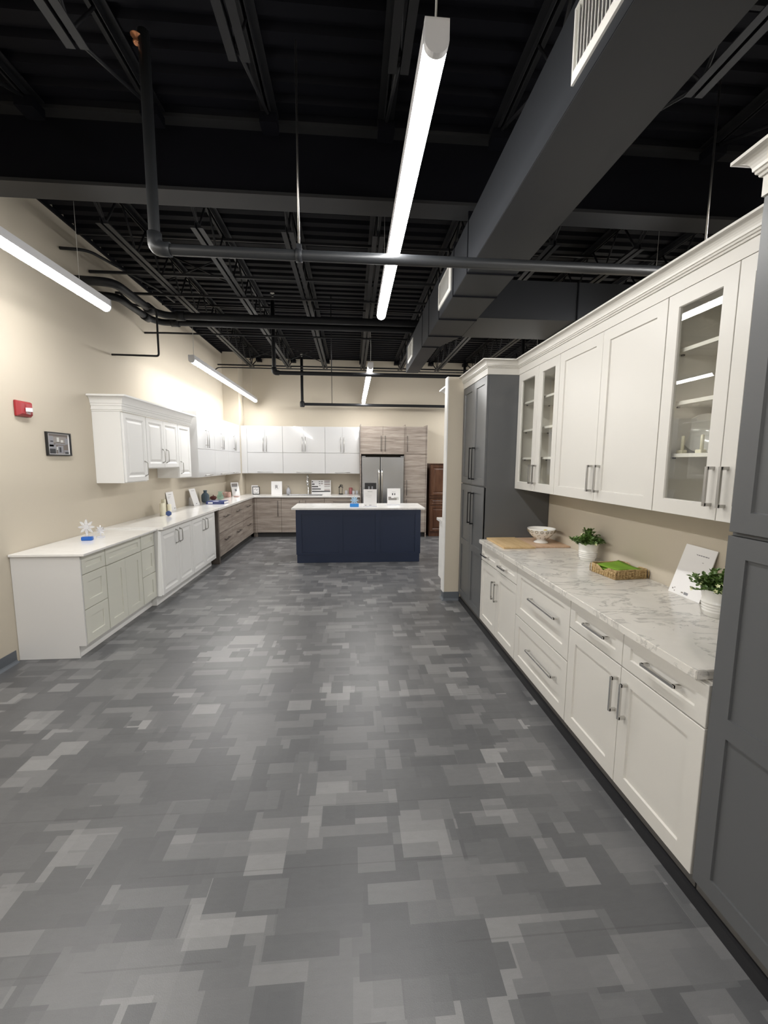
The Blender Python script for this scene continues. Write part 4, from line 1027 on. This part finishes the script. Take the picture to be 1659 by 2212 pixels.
# ------------------------------------------------------------------ things on the beige wall
t = thing('fire_alarm', (XL + .002, 3.80, 2.085), 'red fire alarm strobe on the beige wall', 'fire alarm')
bd = B()
fr_ = lambda d, i, ib: [(XL + .002 + d, 3.722 + i, 2.022 + ib), (XL + .002 + d, 3.880 - i, 2.022 + ib), (XL + .002 + d, 3.880 - i, 2.150 - i), (XL + .002 + d, 3.722 + i, 2.150 - i)]
bd.rings([fr_(0, 0, 0), fr_(.018, 0, 0), fr_(.040, .010, .014), fr_(.046, .018, .024)])
obj('alarm_body', bd, 'red', t, bevel=.003)
bd = B(); prf = [(.006 + .030 * math.sin(PI * k / 8), -.040 + .080 * k / 8) for k in range(9)]
rs = [[(XL + .048 + x_, 3.812 + y_ * .85, 2.062 + z_) for x_, y_ in prf] for z_ in (.0, .008, .022, .032)]
bd.rings(rs); obj('strobe_lens', bd, 'lensclear', t)
obj('strobe_reflector', B().box(XL + .0482, XL + .060, 3.792, 3.832, 2.064, 2.090), 'chrome', t)
obj('horn_grille', B().tube([(XL + .046, 3.80, 2.112), (XL + .0505, 3.80, 2.112)], .018, 20).tube([(XL + .0505, 3.80, 2.112), (XL + .052, 3.80, 2.112)], .012, 20), 'red', t)
text('lettering', 'FIRE', .026, (XL + .0485, 3.815, 2.0505), (0, 1, 0), (0, 0, 1), 'paper', t)

t = thing('wall_picture', (XL + .002, 4.205, 1.70), 'black framed black and white photograph of a kitchen on the beige wall', 'picture')
py0, py1, pz0, pz1 = 4.045, 4.368, 1.702, 1.918
def ringp(i, d): return [(XL + .002 + d, py0 + i, pz0 + i), (XL + .002 + d, py1 - i, pz0 + i), (XL + .002 + d, py1 - i, pz1 - i), (XL + .002 + d, py0 + i, pz1 - i)]
obj('picture_frame', B().rings([ringp(0, 0), ringp(0, .022), ringp(.012, .022), ringp(.012, .0)], loop=True), 'blackmetal', t)
obj('mount', B().box(XL + .003, XL + .012, py0 + .012, py1 - .012, pz0 + .012, pz1 - .012), 'paper', t)
a0, a1, c0, c1 = py0 + .034, py1 - .034, pz0 + .018, pz1 - .018
def pic(nm, m, rects, dx):
    bd = B()
    for (u0, u1, v0, v1) in rects:
        bd.box(XL + .0121 + dx, XL + .0127 + dx, a0 + (a1 - a0) * u0, a0 + (a1 - a0) * u1, c0 + (c1 - c0) * v0, c0 + (c1 - c0) * v1)
    obj(nm, bd, m, t)
pic('photo_print', 'sepia', [(0, 1, 0, 1)], 0)
pic('photo_ceiling', 'midink', [(.22, .92, .56, .88), (.35, .6, .5, .58)], .0006)
pic('photo_cabinets', 'ink', [(0, .22, .36, .9), (0, .34, 0, .46), (.42, .72, .02, .42), (.75, 1, 0, .2), (.3, .85, .47, .52), (.84, 1, .5, .82)], .0009)
pic('photo_highlights', 'wire', [(.40, .52, .62, .84), (.60, .74, .60, .72), (.36, .42, .2, .36)], .0012)
pic('photo_shadows', 'darkink', [(0, .30, 0, .25), (.50, .60, .08, .34), (.06, .2, .6, .66), (.8, 1, 0, .1)], .0015)

# ------------------------------------------------------------------ snowflake ornaments
def flake(bd, c, r, u, v, n, th, arms=8):
    c = Vector(c); u = Vector(u); v = Vector(v); n = Vector(n)
    def P(a, rr, d): return c + (u * math.cos(a) + v * math.sin(a)) * rr + n * d
    for k in range(arms):
        a = PI / 2 + 2 * PI * k / arms; w_ = PI / arms
        ring = [(a, r * .18), (a - w_ * .86, r * .52), (a - w_ * .42, r * .76), (a, r), (a + w_ * .42, r * .76), (a + w_ * .86, r * .52)]
        bd.rings([[P(x, y, -th) for x, y in ring], [P(x, y, th) for x, y in ring]])
    ring = [(2 * PI * k / 24, r * .30) for k in range(24)]
    bd.rings([[P(x, y, -th * 1.6) for x, y in ring], [P(x, y, th * 1.6) for x, y in ring]])
    return bd
def ornament(x, y, z, r, h, base_m, label, flake_m='acrylic', bw=.045, bt=.034, arms=8, ang=0.0):
    t = thing('snowflake_ornament', (x, y, z), label, 'ornament', 'snowflake ornaments')
    u = Vector((math.cos(ang), math.sin(ang), 0)); n = Vector((-math.sin(ang), math.cos(ang), 0))
    q = lambda a, b, c: Vector((x, y, z + c)) + u * a + n * b
    bd = B().hexa([q(-bw, -.022, 0), q(bw, -.022, 0), q(bw, .022, 0), q(-bw, .022, 0), q(-bw, -.022, bt), q(bw, -.022, bt), q(bw, .022, bt), q(-bw, .022, bt)])
    o = obj('ornament_base', bd, base_m, t, bevel=.003)
    obj('stem', B().tube([q(0, 0, bt), q(0, 0, h - r * .8)], .006, 8), flake_m, t)
    obj('snowflake', flake(B(), q(0, 0, h), r, u, (0, 0, 1), n, .004, arms), flake_m, t)
    return t
ornament(-2.524, 4.14, .9005, .076, .128, 'blueplastic', 'clear snowflake ornament on a bright blue block, on the sage vanity', ang=.10)
ornament(-2.478, 4.275, .9005, .048, .076, 'acrylic', 'small clear snowflake ornament without blue, behind the blue based one on the sage vanity', bw=.03, bt=.018, ang=-.15)
t = thing('acrylic_box', (-2.60, 4.22, .9005), 'small white translucent box lying behind the snowflake with the blue block', 'box')
obj('box_body', B().box(-2.585, -2.515, 4.19, 4.25, .9005, .93), 'acrylic', t, bevel=.003)

# candles, hexagon and cards on the white counter
ZW = .9145
def candle(x, y, r, h, label):
    t = thing('pillar_candle', (x, y, ZW), label, 'candle', 'pillar candles on the white counter')
    obj('wax', B().lathe((x, y, ZW), [(r, 0), (r, h - .004), (r - .004, h), (r * .5, h - .002), (.002, h - .004)], 24), 'cream', t)
    obj('wick', B().tube([(x, y, ZW + h - .004), (x + .001, y, ZW + h + .010)], .0012, 6), 'ink', t)
candle(-2.583, 5.885, .032, .172, 'shorter cream pillar candle in front of the leaning card')
candle(-2.612, 6.00, .030, .215, 'taller cream pillar candle behind the shorter one')
candle(-2.562, 6.055, .028, .140, 'low greenish cream candle between the tall candle and the card')
bd = B(); c = Vector((-2.476, 5.825, ZW + .038))
ring = [(.038 * math.cos(PI / 2 + 2 * PI * k / 6), .038 * math.sin(PI / 2 + 2 * PI * k / 6)) for k in range(6)]
bd.rings([[c + Vector((a, d, b)) for a, b in ring] for d in (-.016, .016)])
o = obj('hexagon_ornament', bd, 'hexblue', base=(-2.476, 5.825, ZW), bevel=.004); tag(o, 'small slate blue hexagon standing in front of the pillar candles', 'ornament')
t, q, n = card('leaning_card', [(-2.715, 6.42, ZW), (-2.715, 6.665, ZW), (-2.757, 6.665, 1.192), (-2.757, 6.42, 1.192)], 'white printed card leaning on the wall behind the pillar candles', 'sign', None)
marks(t, q, words_row(.28, .72, .86, .022, 11), 'ink', 'heading'); marks(t, q, words_row(.12, .55, .74, .014, 12) + words_row(.12, .40, .68, .012, 13), 'midink', 'text_lines'); marks(t, q, [(.74, .90, .06, .11)], 'ink', 'logo_block')
t, q, n = card('leaning_card', [(-2.625, 7.165, ZW), (-2.605, 7.372, ZW), (-2.690, 7.390, 1.194), (-2.705, 7.165, 1.196)], 'white printed card standing between the raised panel counter and the blue vase', 'sign', None)
marks(t, q, words_row(.2, .8, .87, .020, 14), 'midink', 'heading'); marks(t, q, words_row(.3, .7, .62, .014, 15) + words_row(.3, .72, .50, .05, 16) + words_row(.25, .75, .40, .014, 17), 'midink', 'text_lines'); marks(t, q, [(.42, .58, .08, .13)], 'ink', 'logo_block')
obj('easel_back', B().hexa([(-2.635, 7.22, ZW), (-2.635, 7.30, ZW), (-2.715, 7.30, 1.05), (-2.715, 7.22, 1.05), (-2.74, 7.22, ZW), (-2.74, 7.30, ZW), (-2.725, 7.30, 1.05), (-2.725, 7.22, 1.05)]), 'acrylic', t)
# vase, bowls, binder, mugs
o = obj('glass_vase', B().lathe((-2.648, 7.775, ZW), [(.040, 0), (.058, .006), (.068, .03), (.070, .10), (.066, .135), (.050, .160), (.031, .172), (.028, .190), (.033, .214), (.036, .220), (.031, .220), (.026, .19), (.029, .174), (.047, .157), (.062, .133), (.066, .10), (.064, .032), (.04, .012), (.002, .010)], 28), 'blueglass', base=(-2.648, 7.775, ZW))
tag(o, 'smoky blue ribbed glass vase on the corner counter', 'vase')
t = thing('sugar_bowl', (-2.68, 8.31, ZW), 'small dark red lidded bowl with a pointed knob between the blue vase and green glass', 'bowl')
obj('bowl_body', B().lathe((-2.68, 8.31, ZW), [(.032, 0), (.038, .004), (.062, .030), (.066, .045), (.060, .052), (.002, .052)], 24), 'darkred', t)
obj('lid', B().lathe((-2.68, 8.31, ZW), [(.060, .0525), (.054, .062), (.028, .074), (.008, .078), (.006, .084), (.011, .090), (.004, .098), (.001, .099)], 24), 'darkred', t)
t = thing('glass_pitcher', (-2.588, 8.44, ZW), 'pale green glass pitcher with a curved handle in front of the pink mugs', 'pitcher')
obj('pitcher_body', B().lathe((-2.588, 8.44, ZW), [(.036, 0), (.058, .010), (.066, .040), (.058, .075), (.040, .100), (.036, .130), (.042, .152), (.039, .152), (.033, .130), (.037, .100), (.055, .075), (.062, .040), (.055, .014), (.002, .008)], 26), 'greenglass', t)
obj('handle', B().tube(bent([(-2.555, 8.46, ZW + .140), (-2.510, 8.49, ZW + .135), (-2.505, 8.49, ZW + .07), (-2.530, 8.475, ZW + .055)], .03, 4), .005, 8), 'greenglass', t)
t = thing('ring_binder', (-2.35, 7.56, ZW), 'navy blue ring binder lying on the corner counter in front of the vase', 'binder')
by0, by1 = 7.43, 7.70
obj('cover', B().box(-2.520, -2.215, by0, by1, ZW, ZW + .004).box(-2.520, -2.215, by0, by1, ZW + .044, ZW + .048).box(-2.520, -2.215, by0 - .004, by0, ZW, ZW + .048), 'binder', t)
obj('pages', B().box(-2.512, -2.225, by0 + .01, by1 - .008, ZW + .005, ZW + .043), 'paper', t)
o = obj('spine_label', B().box(-2.49, -2.41, by0 - .0052, by0 - .0042, ZW + .012, ZW + .036), 'paper', t)
obj('cover_label', B().box(-2.42, -2.33, by0 + .02, by0 + .10, ZW + .0482, ZW + .0488), 'paper', t)
obj('spine_text', B().box(-2.395, -2.27, by0 - .0052, by0 - .0042, ZW + .020, ZW + .024), 'midink', t)
def mug(x, y, a, label):
    t = thing('mug', (x, y, ZW), label, 'mug', 'pink mugs on the corner counter')
    obj('cup', B().lathe((x, y, ZW), [(.033, 0), (.037, .004), (.038, .104), (.0365, .107), (.034, .104), (.033, .01), (.002, .008)], 26), 'pink', t)
    c, s = math.cos(a), math.sin(a)
    obj('handle', B().tube(bent([(x + .035 * c, y + .035 * s, ZW + .085), (x + .070 * c, y + .070 * s, ZW + .080), (x + .068 * c, y + .068 * s, ZW + .03), (x + .035 * c, y + .035 * s, ZW + .022)], .02, 4), .006, 8), 'pink', t)
mug(-2.558, 8.93, -.9, 'pale pink mug closer to the counter edge beside the pink saucer')
mug(-2.655, 8.985, 3.6, 'pale pink mug behind the other, close to the wall')
o = obj('saucer', B().lathe((-2.435, 9.03, ZW), [(.03, 0), (.04, .002), (.072, .012), (.074, .015), (.04, .006), (.002, .005)], 30), 'pink', base=(-2.435, 9.03, ZW)); tag(o, 'pink saucer lying beside the two pink mugs', 'saucer')
# curved acrylic sign
t = thing('curved_sign', (-2.52, 9.36, ZW), 'white S-curved display sign standing in the inner corner', 'sign')
prof = []
for k in range(13):
    z = .285 * k / 12; prof.append((z, .055 * math.cos(PI * k / 12) * (1 if k < 13 else 1) + .0))
ux = Vector((.80, .60, 0)); nn = Vector((.60, -.80, 0)); c = Vector((-2.53, 9.345, ZW))
def cs(s_, k, d=0): z, o_ = prof[k]; return c + ux * (s_ * .085) + nn * (o_ * .7 + d - .02) + Vector((0, 0, z))
bd = B().rings([[cs(-1, k), cs(1, k), cs(1, k, -.004), cs(-1, k, -.004)] for k in range(13)]); obj('curved_board', bd, 'paper', t)
def patch(nm, m, s0, s1, k0, k1):
    bd = B().rings([[cs(s0, k, .0004), cs(s1, k, .0004), cs(s1, k, .001), cs(s0, k, .001)] for k in range(k0, k1 + 1)]); obj(nm, bd, m, t)
patch('printed_photo', 'midink', -.8, .7, 9, 11); patch('printed_band', 'ink', -.8, .6, 8, 9); patch('round_emblem', 'ink', -.2, .3, 4, 6)

# back counter things
t = thing('desk_frame', (-2.16, 9.70, ZW), 'small black framed print standing on the back counter by the inner corner', 'picture')
fy = 9.66
def rf(i, d): return [(-2.245 + i, fy + d, ZW + i), (-2.085 - i, fy + d, ZW + i), (-2.085 - i, fy + d, ZW + .178 - i), (-2.245 + i, fy + d, ZW + .178 - i)]
obj('frame_rim', B().rings([rf(0, .012), rf(0, 0), rf(.014, 0), rf(.014, .012)], loop=True), 'blackmetal', t)
obj('print', B().box(-2.232, -2.098, fy + .006, fy + .011, ZW + .013, ZW + .165), 'paper', t)
obj('scroll_drawing', B().tube(bent([(-2.215, fy + .004, ZW + .10), (-2.17, fy + .004, ZW + .135), (-2.15, fy + .004, ZW + .085), (-2.12, fy + .004, ZW + .13)], .03, 5), .005, 6).tube([(-2.215, fy + .004, ZW + .055), (-2.165, fy + .004, ZW + .03), (-2.12, fy + .004, ZW + .06)], .004, 6), 'ink', t)
t = thing('desk_frame', (-2.25, 9.74, ZW), 'white card standing half hidden behind the small black framed print', 'sign')
obj('card', B().hexa([(-2.275, 9.70, ZW), (-2.13, 9.70, ZW), (-2.13, 9.704, ZW), (-2.275, 9.704, ZW), (-2.285, 9.745, ZW + .205), (-2.14, 9.745, ZW + .205), (-2.14, 9.749, ZW + .205), (-2.285, 9.749, ZW + .205)]), 'paper', t)
t = thing('logo_sign', (-1.69, 9.60, ZW), 'white sign with a round letter R emblem on the back counter', 'sign')
obj('board', B().hexa([(-1.815, 9.60, ZW), (-1.575, 9.60, ZW), (-1.575, 9.605, ZW), (-1.815, 9.605, ZW), (-1.815, 9.625, 1.215), (-1.575, 9.625, 1.215), (-1.575, 9.63, 1.215), (-1.815, 9.63, 1.215)]), 'paper', t)
yq = 9.60 + .025 * .55
ringc = lambda r: [(-1.695 + r * math.cos(2 * PI * k / 32), yq - .0012 + .0833 * (r * math.sin(2 * PI * k / 32)), 1.085 + r * math.sin(2 * PI * k / 32)) for k in range(32)]
bd = B(); a_, b_ = ringc(.062), ringc(.058); bd.add(a_ + b_, [(k, (k + 1) % 32, 32 + (k + 1) % 32, 32 + k) for k in range(32)]); obj('emblem_ring', bd, 'wire', t)
text('lettering', 'R', .115, (-1.695, yq - .0015, 1.085), (1, 0, 0), (0, .083, 1), 'darkink', t)
t = thing('soap_bottle', (-1.46, 9.79, ZW), 'clear glass soap bottle with a pump beside the sink', 'bottle')
obj('bottle_body', B().lathe((-1.46, 9.79, ZW), [(.036, 0), (.048, .006), (.050, .085), (.040, .120), (.020, .140), (.018, .155), (.015, .155), (.016, .138), (.036, .118), (.046, .084), (.044, .01), (.002, .006)], 24), 'acrylic', t)
obj('pump', B().tube(bent([(-1.46, 9.79, ZW + .1555), (-1.46, 9.79, ZW + .20), (-1.50, 9.78, ZW + .20)], .012, 4), .006, 8), 'nickel', t)
t = thing('colour_chart', (-.715, 9.73, ZW), 'white board of dark and wood coloured sample bars standing behind the sink', 'sign')
cy0, cy1 = 9.735, 9.765
def ch(u, v, d): return Vector((-.925 + .445 * u, cy0 + (cy1 - cy0) * v - d, ZW + .325 * v))
bd = B().hexa([ch(0, 0, 0), ch(1, 0, 0), ch(1, 0, -.006), ch(0, 0, -.006), ch(0, 1, 0), ch(1, 1, 0), ch(1, 1, -.006), ch(0, 1, -.006)]); obj('board', bd, 'paper', t)
def bars(nm, m, rects):
    bd = B()
    for (u0, u1, v0, v1) in rects: bd.hexa([ch(u0, v0, .004), ch(u1, v0, .004), ch(u1, v0, .0003), ch(u0, v0, .0003), ch(u0, v1, .004), ch(u1, v1, .004), ch(u1, v1, .0003), ch(u0, v1, .0003)])
    obj(nm, bd, m, t)
for (u1, v) in ((.08, .88), (.16, .71), (.34, .54), (.48, .37), (.97, .20)): bars('sample_bar', 'darkink', [(.02, u1, v - .035, v + .035)])
for (m_, v) in (('brownink', .93), ('midink', .82), ('brownink', .70), ('midink', .57), ('wire', .44), ('brownink', .30)): bars('sample_bar', m_, [(.66, .96, v - .025, v + .025)])
bars('sample_chip', 'ink', [(.38, .46, .86, .92), (.38, .46, .72, .78)]); bars('sample_chip', 'midink', [(.50, .58, .86, .92), (.50, .58, .72, .78), (.40, .46, .60, .64)])
t = thing('figurine', (-.25, 9.72, ZW), 'small dark metal figure on a round stand on the back counter', 'ornament')
obj('stand', B().lathe((-.25, 9.72, ZW), [(.052, 0), (.054, .006), (.050, .014), (.02, .018), (.002, .018)], 24), 'blackmetal', t)
obj('post', B().tube(bent([(-.285, 9.72, ZW + .016), (-.290, 9.72, ZW + .15), (-.255, 9.72, ZW + .19), (-.245, 9.72, ZW + .235)], .03, 4), [.008] + [.007] * 10 + [.005], 8), 'blackmetal', t)
obj('figure_arms', B().tube([(-.30, 9.72, ZW + .155), (-.27, 9.72, ZW + .185), (-.20, 9.72, ZW + .170)], .011, 8).tube([(-.275, 9.72, ZW + .21), (-.20, 9.72, ZW + .21)], .010, 8).tube([(-.22, 9.72, ZW + .016), (-.215, 9.72, ZW + .10), (-.205, 9.72, ZW + .165)], .005, 8), 'blackmetal', t)
def cup(x, y, r, h, m, label, z=ZW):
    o = obj('tumbler', B().lathe((x, y, z), [(r * .8, 0), (r * .85, .003), (r, h), (r - .003, h), (r * .8, .008), (.002, .006)], 22), m, base=(x, y, z)); tag(o, label, 'glass', 'tumblers on the back counter')
cup(-.125, 9.75, .034, .085, 'acrylic', 'clear tumbler between the dark figure and the red one')
cup(-.020, 9.79, .042, .150, 'redglass', 'tall dull red tumbler behind the clear ones')
cup(.045, 9.70, .032, .080, 'acrylic', 'clear tumbler just in front of the red one')
cup(.125, 9.74, .034, .085, 'acrylic', 'clear tumbler beside the tall wood panel of the refrigerator')

# things on the island
t = ornament(.045, 6.97, .9145, .072, .112, 'brightblue', 'pale blue snowflake ornament on a bright blue base on the navy island', 'blueice', bw=.074, bt=.055, arms=8)
def block_sign(x0, x1, y, h, lean, label):
    t = thing('block_sign', ((x0 + x1) / 2, y, .9145), label, 'sign', 'white signs on the navy island')
    def q(u, v, d): return Vector((x0 + (x1 - x0) * u, y + lean * v - d, .9145 + .012 + (h - .012) * v))
    obj('board', B().hexa([q(0, 0, 0), q(1, 0, 0), q(1, 0, -.006), q(0, 0, -.006), q(0, 1, 0), q(1, 1, 0), q(1, 1, -.006), q(0, 1, -.006)]), 'paper', t)
    obj('sign_foot', B().box(x0, x1, y - .012, y + .085, .9145, .9145 + .0118), 'acrylic', t)
    def mk(nm, m, rects):
        bd = B()
        for (u0, u1, v0, v1) in rects: bd.hexa([q(u0, v0, .0008), q(u1, v0, .0008), q(u1, v0, .0002), q(u0, v0, .0002), q(u0, v1, .0008), q(u1, v1, .0008), q(u1, v1, .0002), q(u0, v1, .0002)])
        obj(nm, bd, m, t)
    return t, mk, q
t, mk, q = block_sign(.198, .420, 6.965, .292, .035, 'white printed sign on the navy island next to the blue snowflake')
mk('heading', 'midink', words_row(.32, .68, .865, .022, 21)); mk('text_lines', 'wire', words_row(.12, .45, .73, .012, 22) + words_row(.18, .62, .66, .012, 23) + words_row(.18, .62, .60, .012, 24) + words_row(.30, .60, .53, .012, 25)); mk('logo_block', 'ink', [(.42, .60, .04, .07)]); mk('small_logo', 'midink', [(.10, .22, .03, .07)])
t, mk, q = block_sign(.622, .852, 7.235, .292, .03, 'white sign with two dark bars and a kitchen photograph on the navy island')
mk('heading', 'ink', words_row(.36, .64, .78, .016, 26)); mk('dark_bars', 'darkink', [(.37, .45, .58, .70), (.54, .61, .58, .70)]); mk('printed_photo', 'midink', [(.08, .72, .28, .40), (.08, .30, .40, .48)]); mk('photo_light', 'wire', [(.5, .86, .40, .46), (.72, .88, .28, .40)]); mk('photo_dark', 'ink', [(.10, .70, .27, .31), (.14, .40, .34, .37)])
